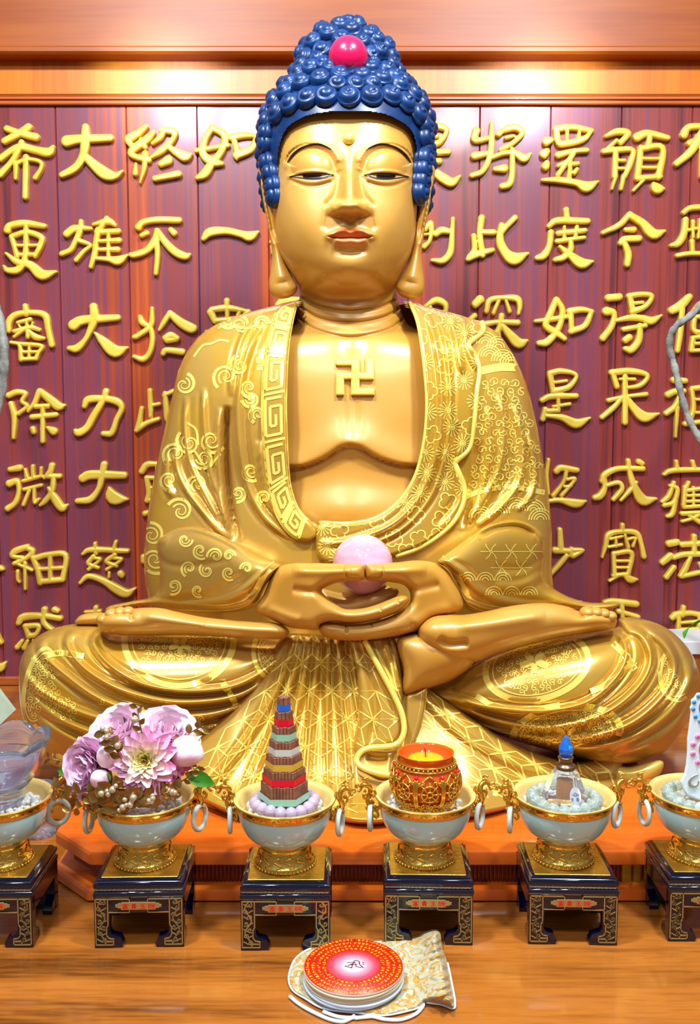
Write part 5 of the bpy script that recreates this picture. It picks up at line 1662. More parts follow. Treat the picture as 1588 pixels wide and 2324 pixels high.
    pq = g.build('name_plate', M_fret, r, False)
    # four red characters
    g2 = G()
    yt = yf_ - .0014

    def ink(pts, cx, wd=.0008):
        pts = np.array(pts, float) / 10 * .0078
        for a, b in zip(pts[:-1], pts[1:]):
            d = (b - a) / (np.hypot(*(b - a)) + 1e-9)
            n_ = np.array([-d[1], d[0]]) * wd / 2
            c = [a + n_, b + n_, b - n_, a - n_]
            v = [(cx + p[0] * 1.18 - .0046, yt, .0597 - p[1] * .92) for p in c] + [(cx + p[0] * 1.18 - .0046, yt + .0005, .0597 - p[1] * .92) for p in c]
            g2.add(v, [(0, 1, 2, 3), (4, 7, 6, 5), (0, 4, 5, 1), (1, 5, 6, 2), (2, 6, 7, 3), (3, 7, 4, 0)])
    chs = [[[(5, 0), (5, 1)], [(1, 3), (1, 1.4), (9, 1.4), (9, 3)], [(3, 2.6), (7, 2.6)], [(3.2, 3.6), (6.8, 3.6), (6.8, 5), (3.2, 5), (3.2, 3.6)], [(2, 6), (8, 6), (8, 9.6), (2, 9.6), (2, 6)], [(5, 6), (5, 9.6)], [(2, 7.8), (8, 7.8)]],
           [[(3, .8), (7, .8), (7, 2.4), (3, 2.4), (3, .8)], [(5, 0), (5, 3.4)], [(.8, 3.6), (9.2, 3.6)], [(2.8, 4.6), (7.2, 4.6), (7.2, 8), (2.8, 8), (2.8, 4.6)], [(2.8, 5.8), (7.2, 5.8)], [(2.8, 6.9), (7.2, 6.9)], [(3.8, 8), (1.6, 9.8)], [(6.2, 8), (8.4, 9.8)]],
           [[(1.5, 1), (8.5, 1)], [(2, 5), (8, 5)], [(1, 9.2), (9, 9.2)], [(5, 1), (5, 9.2)], [(7, 6.6), (8, 7.8)]],
           [[(.4, 1.4), (4, 1.4)], [(2.2, 1.4), (.4, 5.6)], [(1.4, 4.6), (3.8, 4.6), (3.8, 8.4), (1.4, 8.4), (1.4, 4.6)], [(7, .2), (7, 1.2)], [(4.6, 2.8), (4.6, 1.4), (9.6, 1.4), (9.6, 2.8)], [(5.6, 3.2), (5, 5), (6.8, 4.2), (5.6, 8)], [(7.4, 3.8), (9, 3.8), (9, 6), (7.6, 5.6)], [(7.4, 3.8), (7.4, 9), (9.8, 9), (9.8, 8)]]]
    for k, strokes in enumerate(chs):
        for s in strokes:
            ink(s, -.0165 + .0110 * k)
    g2.build('lettering', M_red, pq, False)
    return r


def build_bowl(spin):
    r = thing('offering_bowl', 'pale jade bowl', 'bowl')
    cs, sn = math.cos(spin), math.sin(spin)
    # gilt foot
    g = G()
    g.lathe([(.0005, 0), (.0385, 0), (.0395, .0015), (.0385, .0030), (.0392, .0042), (.0375, .0062), (.0355, .0090), (.0340, .0140), (.0330, .0190), (.0315, .0225), (.0312, .0240), (.0325, .0255), (.0325, .0272), (.0312, .0285), (.0318, .0315), (.0330, .0335)], 48)
    for k in range(46):
        a = k * 2 * math.pi / 46
        g.ball((.0398 * math.cos(a), .0398 * math.sin(a), .0022), .0016, 6, 5)
    for k in range(14):
        a0 = k * 2 * math.pi / 14
        t = np.linspace(0, 1, 12)
        rr = .0372 - .0035 * t
        aa = a0 + .16 * np.sin(t * 7)
        g.tube(np.stack([rr * np.cos(aa), rr * np.sin(aa), .006 + .014 * t], 1), .0011, 5)
    g.build('foot', M_goldb, r)
    # jade body, with wall thickness
    g = G()
    a = np.linspace(0, 1, 14)
    out = [(.0318 + (.0610 - .0318) * math.sin(t * math.pi / 2) ** .9, .0330 + (.0765 - .0330) * (1 - math.cos(t * math.pi / 2)) ** .95) for t in a]
    g.lathe([(.0005, .0335)] + out + [(.0618, .0825), (.0600, .0825), (.0560, .0690), (.040, .050), (.0005, .046)], 56)
    g.build('jade_body', M_jade, r)
    # gilt rim band and cream lip
    g = G()
    g.lathe([(.0600, .0755), (.0620, .0752), (.0628, .0762), (.0622, .0775), (.0632, .0800), (.0645, .0830), (.0650, .0840), (.0662, .0848), (.0672, .0862), (.0668, .0872), (.0655, .0872)], 64)
    for k in range(26):
        a0 = k * 2 * math.pi / 26
        sp = spiral(0, 0, 1, 1, k, 1 if k % 2 else -1, 9)
        aa = a0 + sp[:, 0] * .085
        zz = .0802 + sp[:, 1] * .0022
        rr = .0634 + (zz - .080) * .4
        g.tube(np.stack([rr * np.cos(aa), rr * np.sin(aa), zz], 1), .0006, 4)
    g.build('gilt_rim', M_gold, r)
    g = G()
    g.lathe([(.0664, .0876), (.0640, .0875), (.0615, .0864), (.0590, .0820), (.0565, .0740), (.0525, .0650), (.042, .0590), (.0005, .0570)], 56)
    g.build('inner_glaze', M_inner, r)
    for s in (-1, 1):
        g = G()
        R3 = lambda L: np.array([(s * ((.06 + (x - .06) * .84) * cs - y * sn), s * ((.06 + (x - .06) * .84) * sn + y * cs), z) for x, y, z in L])
        t = lambda L, rad: g.tube(R3(cr(L, 5)), rad, 7)
        t([(.060, 0, .072), (.066, 0, .066), (.074, .002, .070), (.079, 0, .079), (.075, -.003, .088), (.076, 0, .097), (.084, .002, .101), (.092, 0, .098)], np.interp(np.linspace(0, 1, 36), [0, .3, .7, .9, 1], [.0022, .0034, .0036, .0034, .0018]))
        t([(.084, 0, .100), (.080, .003, .106), (.084, .004, .110), (.088, .002, .108)], .0016)
        t([(.086, -.003, .101), (.082, -.005, .107), (.077, -.005, .108)], .0014)
        t([(.092, 0, .098), (.096, .001, .101), (.098, 0, .098), (.096, -.001, .096)], .0016)
        t([(.088, 0, .097), (.092, .001, .092), (.095, 0, .093)], .0015)
        t([(.077, 0, .092), (.070, .003, .094), (.067, .004, .089), (.071, .004, .086), (.073, .003, .090)], .0018)
        t([(.079, 0, .080), (.085, .002, .083), (.086, .002, .088), (.082, .003, .087)], .0016)
        t([(.066, 0, .067), (.063, .003, .060), (.066, .003, .056), (.069, .002, .060)], .0018)
        t([(.074, .001, .071), (.079, .002, .067), (.082, 0, .071)], .0016)
        for q in range(9):
            g.ball(R3([(.066 + .0022 * q, .003 * math.sin(q * 2), .069 + .0028 * q)])[0], .0022, 7, 5)
        hd = g.build('dragon_handle', M_gold, r)
        g = G()
        c = R3([(.0750, 0, .056)])[0]
        yaw = .18 * s + spin * 2.4 + .20
        a = np.linspace(0, 2 * np.pi, 33)[:-1]
        rg = np.stack([.0135 * np.cos(a) * math.sin(yaw), .0135 * np.cos(a) * math.cos(yaw), .0160 * np.sin(a)], 1) + c
        g.tube(rg, .0034, 10, closed=True)
        g.build('jade_ring', M_ring, hd)
    return r


stand0 = build_stand()
CENT = [(-27, 2152), (314, 2151), (648, 2158), (974, 2145), (1302, 2145), (1617, 2138)]
WHAT = ['the crystal lotus bowl', 'the flower arrangement', 'the incense tower', 'the golden candle cup', 'the blue-stoppered perfume bottle', 'the white jewelled ornament']
stands, bowls, spots = [], [], []
SPIN = [.30, .04, -.06, .03, .10, -.10]
ROT = [.02, .05, .0, -.05, -.06, -.03]
for k, (cx, cy) in enumerate(CENT):
    x, y, _ = TZ(cx, cy, 0)
    loc = (x, y + SDp, 0.0004)
    lab = 'dark blue lacquer stand with brass fretwork, under the jade bowl holding %s' % WHAT[k]
    s = stand0 if k == 0 else dup(stand0, loc)
    s.location = loc
    s['label'] = lab
    s['group'] = 'lacquer stands in the front row'
    s.rotation_euler = (0, 0, ROT[k] * .5)
    b = build_bowl(SPIN[k])
    bx = (0, -.002, -.004, -.002, -.003, 0)[k]
    b.location = (loc[0] + bx, loc[1] + .003, .0898)
    b['label'] = 'pale jade bowl with gilt rim and dragon handles, holding %s' % WHAT[k]
    b['group'] = 'jade bowls in the front row'
    spots.append((loc[0] + bx, loc[1] + .003, .0898))


# ---- crystal chips filling each bowl
def chips(k, n, r0, r1, zc, seed, size=(.003, .006), m=None):
    rr = random.Random(seed)
    g = G()
    X, Y, Z = spots[k]
    for i in range(n):
        a = rr.uniform(0, 6.283)
        q = math.sqrt(rr.uniform(r0 * r0, r1 * r1))
        s = rr.uniform(*size)
        ico = bmesh.new()
        bmesh.ops.create_icosphere(ico, subdivisions=1, radius=s)
        ax = [rr.uniform(.6, 1.2) for _ in range(3)]
        v = np.array([(p.co.x * ax[0] * rr.uniform(.8, 1.1), p.co.y * ax[1], p.co.z * ax[2] * rr.uniform(.8, 1.1)) for p in ico.verts])
        f = [[p.index for p in fc.verts] for fc in ico.faces]
        ico.free()
        g.add(v + [X + q * math.cos(a), Y + q * math.sin(a), Z + zc + rr.uniform(-.002, .003) + .004 * (1 - q / r1)], f)
    o = g.build('crystal_chips', m or M_chip, None, False)
    return tag(o, 'loose pale crystal chips in the jade bowl around %s' % WHAT[k], 'crystals', 'crystal chips in the jade bowls', 'stuff')


for k, n in enumerate((190, 190, 150, 110, 130, 130)):
    chips(k, n, .012, .051, .0715, 20 + k)


def bracelet(k, label, m, R, rb, n, z, ang=0.0, e=1.0, dx=0.0):
    X, Y, Z = spots[k]
    r = thing('bead_bracelet', label, 'bracelet', (X + dx, Y, Z + z), 'crystal bead bracelets')
    g = G()
    a = np.linspace(0, 2 * np.pi, 48)[:-1]
    g.tube(np.stack([X + dx + R * np.cos(a), Y + e * R * np.sin(a), np.full(47, Z + z)], 1), .0006, 5, closed=True)
    g.build('string', M_chip, r)
    g = G()
    g.ball((X + dx, Y, Z + z), rb, 18, 12)
    first = g.build('bead', m, r)
    for i in range(n):
        c = first if i == 0 else first.copy()
        if i:
            COL.objects.link(c)
            c.parent = r
        t = i * 2 * math.pi / n + ang
        c.location = (R * math.cos(t), e * R * math.sin(t), .0012 * math.sin(3 * t + k))
    return r


M_lilac = mat('lilac_quartz', srgb(226, 206, 236), 0.05, trans=0.5, ior=1.4, coat=0.5)
M_rutile = mat('pale_green_quartz', srgb(200, 222, 216), 0.04, trans=0.7, ior=1.42, coat=0.5, noise=(120, srgb(236, 244, 240), (1, 1, 4), .45, .6))
bracelet(2, 'bracelet of lilac quartz beads lying round the incense tower', M_lilac, .0385, .0080, 18, .0825, .1)
bracelet(4, 'bracelet of pale green quartz beads lying round the perfume bottle', M_rutile, .0425, .0082, 19, .0815, .2)
bracelet(5, 'bracelet of pale green quartz beads at the foot of the white ornament', M_rutile, .0425, .0082, 19, .0815, .05)

# ---- bowl 0: crystal lotus bowl with water
X, Y, Z = spots[0]
lot = thing('crystal_lotus_bowl', 'clear cut crystal bowl with lotus petal rim standing in the leftmost jade bowl', 'bowl', (X, Y, Z + .078))
g = G()
pet = lambda zt: (lambda a, z: 1 + zt * .045 * np.abs(np.cos(3.5 * a + .5)))
a_ = np.linspace(0, 2 * np.pi, 112, endpoint=False)
rings = []
ct = np.array([X, Y, Z + .078])
pr_o = [(.001, 0), (.026, 0), (.028, .004), (.025, .008), (.034, .020), (.046, .036), (.055, .054), (.061, .072), (.066, .086)]
pr_i = [(.0605, .086), (.056, .072), (.050, .055), (.041, .038), (.030, .025), (.015, .019), (.001, .018)]
for (rr, zz), side in [(p, 0) for p in pr_o] + [(p, 1) for p in pr_i]:
    t = max(0, (zz - .02) / .066)
    lob = np.abs(np.cos(3.5 * a_ + .9))
    R_ = rr * (1 + .05 * t * (lob - .5))
    zt = zz + (.012 * t ** 3 * (lob ** .7 - .6))
    rings.append(np.stack([ct[0] + R_ * np.cos(a_), ct[1] + R_ * np.sin(a_), ct[2] + zt], -1))
g.loft(rings, True, True)
g.build('glass_body', M_glass, lot)
M_water = mat('water', srgb(226, 232, 255), 0.0, trans=0.96, ior=1.2)
g = G()
g.lathe([(.0005, .0195), (.015, .0203), (.0296, .0262), (.0402, .0387), (.0488, .0545), (.0520, .0620), (.0005, .0620)], 56, ct)
wt = g.build('water', M_water, None)
tag(wt, 'clear still water filling the crystal lotus bowl at the left edge', 'water')

# crystal foot of a vessel behind the leftmost stand
x, y, _ = TZ(88, 1890, 0)
cv = thing('crystal_goblet', 'clear crystal goblet foot on the table behind the leftmost stand', 'goblet', (x, y, 0.0003))
g = G()
g.lathe([(.0005, 0), (.029, 0), (.030, .003), (.026, .007), (.014, .012), (.010, .020), (.014, .028), (.012, .034), (.009, .042), (.020, .052), (.026, .066), (.028, .080), (.0265, .080), (.024, .066), (.018, .054), (.0005, .047)], 40, (x, y, .0003), fn=lambda a, z: 1 + .03 * np.cos(10 * a))
g.build('glass_body', M_glass, cv)

# ---- bowl 2: incense tower
X, Y, Z = spots[2]
tw = thing('incense_tower', 'stepped tower of brown incense sticks tied with coloured bands', 'incense tower', (X, Y - .006, Z + .079))
M_inc = mat('incense_brown', srgb(126, 78, 56), 0.8, noise=(90, srgb(150, 96, 70), (1, 1, 1), .4, .6))
bands = [(150, 206, 176), (222, 18, 44), (214, 174, 62), (206, 212, 204), (150, 206, 176), (222, 18, 44), (36, 104, 206)]
wid = [102, 89, 75.5, 61, 47.5, 34, 20]
zb = Z + .079
cy_ = Y - .006
TH = .0186
for t in range(7):
    R = wid[t] / 1720 / 2
    n = max(1, int(round(R / .0040)))
    pit = R * .96 / n if n else R
    rad = pit * .52
    z0_ = zb + max(0, t * TH - .002)
    z1_ = zb + .033 + t * TH
    g = G()
    for i in range(-n, n + 1):
        for j in range(-n, n + 1):
            k = -i - j
            if max(abs(i), abs(j), abs(k)) > n:
                continue
            ring = max(abs(i), abs(j), abs(k))
            px_ = X + pit * (i + j / 2)
            py_ = cy_ + pit * j * .866
            if ring < n - 1:
                g.box(px_ - rad * .8, px_ + rad * .8, py_ - rad * .8, py_ + rad * .8, z1_ - .004, z1_)
                continue
            g.tube([(px_, py_, z0_), (px_, py_, z1_ + .0004 * ((i * 7 + j * 3) % 3))], rad, 8)
    tier = g.build('incense_tier', M_inc, tw, flat_angle=50)
    g = G()
    Rb = (n * pit + rad) * 1.06
    zc = zb + .033 + t * TH - .0125 if t else zb + .0135
    zc = z1_ - .0128 if t else z1_ - .0185
    hx_ = [(X + Rb * math.cos(q * math.pi / 3), cy_ + Rb * math.sin(q * math.pi / 3)) for q in range(6)]
    g.loft([[(p[0], p[1], z) for p in hx_] for z in (zc - .0045, zc + .0045)], True)
    m_ = mat('band_paper_%d' % t, srgb(*bands[t]), .35, .15, coat=.2)
    g.build('band', m_, tier, False)

# ---- bowl 3: gilded candle cup
X, Y, Z = spots[3]
Y -= .003
zb = Z + .075
cup = thing('candle_cup', 'gold filigree candle cup with red gems over an orange glass', 'candle holder', (X, Y, zb))
M_amber = mat('amber_glass', srgb(232, 96, 8), .05, trans=.35, ior=1.45, coat=.4)
cupr = lambda z: np.interp(z, [0, .008, .02, .032, .044, .054, .060, .066], [.030, .038, .0445, .0465, .0445, .0395, .037, .0365])
g = G()
zz = np.linspace(0.002, .068, 16)
g.lathe([(.0005, .002)] + [(cupr(z) - .0025, z) for z in zz] + [(.0372, .070), (.0355, .0705), (.034, .068), (.033, .056), (.0005, .050)], 56, (X, Y, zb))
g.build('glass_cup', M_amber, cup)
g = G()


def on(a, z, k=0.0):
    rr = cupr(z) + k
    return (X + rr * math.cos(a), Y + rr * math.sin(a), zb + z)


def ringt(z, rad, k=0.0):
    a = np.linspace(0, 2 * np.pi, 64, endpoint=False)
    g.tube([on(t, z, k) for t in a], rad, 6, closed=True)


ringt(.001, .0022)
ringt(.006, .0012)
ringt(.055, .0013)
ringt(.060, .0014)
for k in range(40):
    a = k * 2 * math.pi / 40
    g.ball(on(a, .0575, .0008), .0019, 6, 5)
    g.ball(on(a + .07, .0035, .0012), .0018, 6, 5)
NP = 8
for k in range(NP):
    a = k * 2 * math.pi / NP - math.pi / 2 + .04
    da = math.pi / NP
    for s in (-1, 1):
        g.tube([on(a + s * da * .93, z, .0006) for z in np.linspace(.006, .050, 8)], .0019, 6)
        g.tube([on(a + s * da * (.93 - .93 * t ** 1.6), .036 + .016 * t, .0006) for t in np.linspace(0, 1, 8)], .0012, 5)
    cz = .030
    q = np.linspace(0, 2 * np.pi, 21)[:-1]
    for R in (.0105, .0035):
        g.tube([on(a + R * math.cos(t) / .046, cz + R * math.sin(t), .0008) for t in q], .0013, 5, closed=True)
    for j in range(8):
        t = j * math.pi / 4
        g.tube([on(a + R * math.cos(t) / .046, cz + R * math.sin(t), .0008) for R in (.0035, .0085, .0135)], .0011, 5)
        g.ball(on(a + .0135 * math.cos(t) / .046, cz + .0135 * math.sin(t), .0008), .0014, 6, 5)
    for j in range(6):
        sp = spiral(0, 0, .0036, 1.1, j, 1 if j % 2 else -1, 9)
        g.tube([on(a + (u + (j - 2.5) * .0054) / .044, .0115 + v, .0006) for u, v in sp], .0012, 5)
        if j in (0, 1, 4, 5):
            g.tube([on(a + (u + (j - 2.5) * .0052) / .044, .0455 + .6 * v - .0012 * abs(j - 2.5), .0006) for u, v in sp], .0012, 5)
g.build('gold_filigree', M_gold, cup)
M_ruby = mat('ruby', srgb(206, 10, 40), .06, coat=.5)
for k in range(NP):
    a = k * 2 * math.pi / NP - math.pi / 2 + .04 + math.pi / NP
    g = G()
    g.ball(on(a, .049, .001), .0031, 10, 8, (1, 1, 1.1))
    g.build('gem', M_ruby, cup)
wax = thing('candle', 'orange candle with a red wick inside the gold filigree cup', 'candle', (X, Y, zb + .0508))
M_wax = mat('orange_wax', srgb(250, 160, 20), .35, sub=.3)
g = G()
g.lathe([(.0005, .0508), (.0235, .0508), (.0240, .0600), (.0225, .0622), (.016, .0630), (.0005, .0634)], 40, (X, Y, zb))
g.build('wax', M_wax, wax)
g = G()
g.tube(np.array([(X, Y, zb + .062), (X - .0005, Y, zb + .070), (X - .0022, Y, zb + .078)]), .0011, 7)
g.build('wick', MATS['ruby'], wax)

# ---- bowl 4: perfume bottle
X, Y, Z = spots[4]
Y -= .004
zb = Z + .078
pf = thing('perfume_bottle', 'faceted clear glass perfume bottle with blue crystal stopper and round label', 'bottle', (X, Y, zb))


def poly_ring(n, R, z, rot=0.0, e=1.0):
    return [(X + R * math.cos(rot + k * 2 * math.pi / n), Y + e * R * math.sin(rot + k * 2 * math.pi / n), zb + z) for k in range(n)]


g = G()
g.loft([poly_ring(8, R, z, .39) for R, z in ((.026, 0), (.030, .002), (.0295, .008), (.0175, .041), (.012, .045), (.0085, .046))], True, True)
g.build('glass_body', M_glass, pf, False)
M_oil = mat('amber_oil', srgb(190, 116, 20), .02, trans=.2, ior=1.4)
g = G()
g.loft([poly_ring(16, .0095, z) for z in (.006, .030)], True, True)
g.build('perfume', M_oil, pf, flat_angle=40)
M_bronze = mat('aged_bronze', srgb(120, 92, 72), .3, .8)
g = G()
g.lathe([(.0005, .045), (.0125, .045), (.0135, .0475), (.0125, .050), (.0095, .051), (.0085, .054), (.0090, .058), (.0105, .060), (.0095, .0615), (.0005, .0615)], 32, (X, Y, zb))
g.build('collar', M_bronze, pf)
M_blue = mat('blue_crystal', srgb(20, 120, 232), .03, trans=.45, ior=1.6, coat=.6)
g = G()
g.loft([poly_ring(8, R, z, .2) for R, z in ((.0065, .0612), (.0098, .067), (.0102, .072), (.0075, .079), (.0035, .0868), (.0012, .0895))], True, True)
g.build('stopper', M_blue, pf, False)
M_white = mat('white_paper', srgb(232, 238, 240), .5)
g = G()
q = np.linspace(0, 2 * np.pi, 25)[:-1]
lx, lz = .0085, .015
yy_ = lambda z: Y - .0248 + (z - .008) * .30
L = [[(X + lx + .0088 * s_ * math.cos(t) * .82, yy_(lz + .0115 * s_ * math.sin(t)) - dy - .006 * abs(0) + .002, zb + lz + .0115 * s_ * math.sin(t)) for t in q] for s_, dy in ((1, 0), (1, .0009), (.02, .0009))]
g.loft(L, True, True)
lb = g.build('label', M_white, pf, flat_angle=40)
g = G()
for s_ in ([(-2, 8), (0, 4.6), (2, 8)], [(0, 9), (-1, 6.4), (0, 4.6), (1, 6.4), (0, 9)], [(-3.4, 6.6), (0, 4.6), (3.4, 6.6)], [(-3.4, 2), (-1.8, 2.2)], [(-2.6, 3), (-2.6, .2)], [(-3.6, .8), (-1.6, 1)], [(-3.2, -.4), (-1.9, -.3)], [(.6, 2.6), (2.6, 2.6)], [(1.5, 3.2), (1.5, 1.4)], [(.4, 1.4), (2.8, 1.4)], [(.8, .6), (2.4, .5), (2.4, -.4), (.8, -.4), (.8, .6)]):
    for a, b in zip(s_[:-1], s_[1:]):
        P0 = [(X + lx + p[0] * .0016, yy_(lz + (p[1] - 4) * .0011) + .002 - .0013, zb + lz + (p[1] - 4) * .0011) for p in (a, b)]
        g.tube(P0, .00024, 4)
g.build('lettering', M_line, lb)

# ---- bowl 5: white jewelled ornament
X, Y, Z = spots[5]
orn = thing('jewelled_ornament', 'white carved ornament with blue and pink jewels in the rightmost jade bowl', 'ornament', (X, Y, Z + .074))
M_wh = mat('white_resin', srgb(222, 236, 246), .3, coat=.2)
oc = lambda a, b: (1428 + a / 6.8375, 1560 + b / 6.8375)
outl = [oc(*p) for p in ((1094, 80), (1040, 85), (1000, 150), (950, 190), (955, 260), (930, 310), (945, 375), (940, 420), (915, 620), (890, 800), (888, 1000), (870, 1200), (840, 1350), (780, 1460), (840, 1620), (900, 1690), (1094, 1760))]
cxo = 1611.0
full = outl + [(2 * cxo - a, b) for a, b in outl[::-1]]
Dk = Y - .012
v, f = inflate(full, Dk + .006, .007, .007, 3.5, 2.2, smooth_poly=False)
mk('body', v, f, M_wh, orn)
M_bl = mat('blue_gem', srgb(70, 160, 226), .15, coat=.5)
M_bl2 = mat('deep_blue_gem', srgb(16, 110, 220), .1, coat=.6)
M_pk = mat('pink_gem', srgb(236, 150, 206), .15, coat=.5)
M_pk2 = mat('magenta_gem', srgb(206, 16, 120), .1, coat=.6)


def gem(name, c, rpx, m):
    for sgn in (1, -1):
        a = c[0] if sgn == 1 else 2 * cxo - c[0]
        p_ = P(a, c[1], Dk - .0012)
        g = G()
        g.ball(p_, rpx / 1720, 14, 8, (1, .45, 1))
        o = g.build(name, m, orn)
        if name == 'gem' and m in (M_bl, M_pk):
            g = G()
            g.ball(p_ - np.array([0, rpx / 1720 * .42, 0]), rpx / 1720 * .3, 8, 6)
            g.build('stud', M_bl2 if m is M_bl else M_pk2, o)


for p_ in ((1070, 135), (1003, 228), (990, 335), (1025, 452), (1094, 525)):
    gem('gem', oc(*p_), 5.2, M_bl)
for p_ in ((1060, 760), (990, 880), (985, 1025), (1060, 1160)):
    gem('gem', oc(*p_), 6.6, M_pk)
for p_, m_, r_ in (((1255, 315), M_bl2, 26), ((1255, 960), M_pk2, 26)):
    c = oc(*p_)
    g = G()
    g.ball(P(cxo, c[1], Dk - .001), r_ / 1720, 18, 10, (1, .4, 1))
    g.build('centre_gem', m_, orn)
g = G()
cm = cr([oc(1065, 1350), oc(985, 1385), oc(930, 1460), oc(945, 1515), oc(1000, 1530), oc(1055, 1500), oc(1075, 1450)], 6)
g.tube(P(cm[:, 0], cm[:, 1], Dk - .0015), np.interp(np.linspace(0, 1, len(cm)), [0, .5, 1], [.0006, .0022, .0008]), 8)
g.build('crescent', M_silver, orn)

# ---- bowl 1: flower arrangement


def vcol(name, rough=.55):
    m = mat(name, (1, 1, 1, 1), rough, sub=0.15)
    n = m.node_tree.nodes
    a = n.new('ShaderNodeVertexColor')
    a.layer_name = 'pigment'
    m.node_tree.links.new(a.outputs[0], n['Principled BSDF'].inputs['Base Color'])
    return m


M_petal = vcol('petal_silk')
X1, Y1, Z1 = spots[1]
bq = thing('flower_arrangement', 'bouquet of pink silk peonies and a dahlia with gold sprigs in a jade bowl', 'flowers', (X1, Y1, Z1 + .07))


def bloom(name, c, nrm, r, layers, seed, bend=.5):
    """layers: (count, tilt from the axis in radians, length, width, cup, inner colour, outer colour)."""
    rr = random.Random(seed)
    n = np.array(nrm, float)
    n /= np.linalg.norm(n)
    u = np.cross(n, [.2, .1, 1.])
    u /= np.linalg.norm(u)
    w_ = np.cross(n, u)
    V, Fc, C_ = [], [], []
    k0 = 0
    for li, (cnt, tilt, ln, wd, cup, c0, c1) in enumerate(layers):
        for i in range(cnt):
            ph = 2 * math.pi * (i + .5 * (li % 2)) / cnt + rr.uniform(-.12, .12)
            rad = math.cos(ph) * u + math.sin(ph) * w_
            side = -math.sin(ph) * u + math.cos(ph) * w_
            tl = tilt + rr.uniform(-.1, .1)
            L_ = r * ln * rr.uniform(.9, 1.08)
            W = r * wd * rr.uniform(.9, 1.1)
            ns, nt = 7, 5
            pos = np.zeros(3)
            for s in range(ns):
                t = s / (ns - 1)
                a = tl * (0.55 + bend * t) if cup >= 0 else tl * (1.3 - .5 * t)
                d = math.cos(a) * n + math.sin(a) * rad
                if s:
                    pos = pos + d * L_ / (ns - 1)
                up = -math.sin(a) * n + math.cos(a) * rad
                hw = W * (math.sin(math.pi * (.12 + .80 * t)) ** .75)
                if s == ns - 1:
                    hw *= .78
                for q in range(nt):
                    e = 2 * q / (nt - 1) - 1
                    wav = .05 * r * wd * math.sin(5 * e + ph * 3) * t
                    V.append(np.array(c) + pos + side * hw * e - up * (abs(cup) * hw * e * e) + up * wav - n * r * .35)
                    cc = [c0[z] * (1 - t) + c1[z] * t for z in range(3)]
                    C_.append(srgb(*cc))
            for s in range(ns - 1):
                for q in range(nt - 1):
                    b = k0 + s * nt + q
                    Fc.append((b, b + 1, b + nt + 1, b + nt))
            k0 += ns * nt
    o = mk(name, V, Fc, M_petal, bq, True, False)
    ca = o.data.color_attributes.new('pigment', 'FLOAT_COLOR', 'POINT')
    ca.data.foreach_set('color', np.array(C_).ravel())
    return o


PALE, PINK, DEEP, CREAM = (240, 210, 226), (240, 178, 208), (240, 90, 170), (252, 244, 176)
D1 = Y1 - .01


def fp(px, py, d=0.0):
    return P(px, py, D1 + d)


peo = lambda a, b: [(9, 1.45, 1.0, .62, .30, a, b), (8, 1.15, .98, .60, .45, a, b), (7, .85, .92, .54, .6, a, b), (6, .55, .85, .46, .7, a, b), (5, .25, .75, .34, .8, a, b)]
bloom('peony', fp(272, 1664, .03), (-.25, -.6, .8), .050, peo(PINK, PALE), 1)
bloom('peony', fp(380, 1668, .025), (.25, -.6, .8), .050, peo(PINK, (242, 214, 230)), 2)
bloom('peony', fp(204, 1742, .0), (-.5, -.85, .2), .045, peo((232, 164, 202), (234, 194, 222)), 3)
bloom('peony', fp(215, 1790, .0), (-.4, -.8, -.1), .028, peo((228, 180, 224), (240, 206, 240)), 13)
bloom('dahlia', fp(326, 1728, -.035), (.02, -1, .25), .046,
      [(14, 1.60, 1.0, .22, .5, (250, 214, 232), (248, 160, 212)), (13, 1.38, .92, .22, .5, (252, 236, 226), (250, 190, 222)), (12, 1.12, .84, .20, .5, CREAM, (250, 206, 224)), (13, .85, .74, .15, .5, CREAM, (252, 226, 220)), (11, .55, .62, .13, .6, (250, 236, 130), CREAM), (8, .28, .5, .10, .6, (246, 228, 110), (250, 240, 150))], 4, .4)
bloom('dahlia', fp(378, 1735, -.018), (.55, -.8, .05), .036,
      [(14, 1.5, 1.0, .2, .5, DEEP, (246, 120, 196)), (12, 1.15, .9, .19, .5, DEEP, (250, 160, 210)), (10, .8, .78, .17, .5, (240, 110, 180), (250, 190, 220)), (7, .4, .6, .14, .6, CREAM, (250, 210, 220))], 5, .4)
bloom('dahlia', fp(178, 1695, .02), (-.8, -.4, .4), .017, [(10, 1.3, 1.0, .24, .5, (226, 232, 130), (246, 246, 200)), (8, .8, .85, .2, .5, (226, 232, 130), (246, 246, 190))], 6)
M_bud = mat('pink_bud_silk', srgb(242, 192, 214), .5, sub=.15, noise=(60, srgb(250, 222, 236), (1, 1, 1), .4, .6))
M_green = mat('green_leaf', srgb(54, 128, 26), .4, noise=(30, srgb(84, 158, 44), (1, 1, 1), .4, .6))


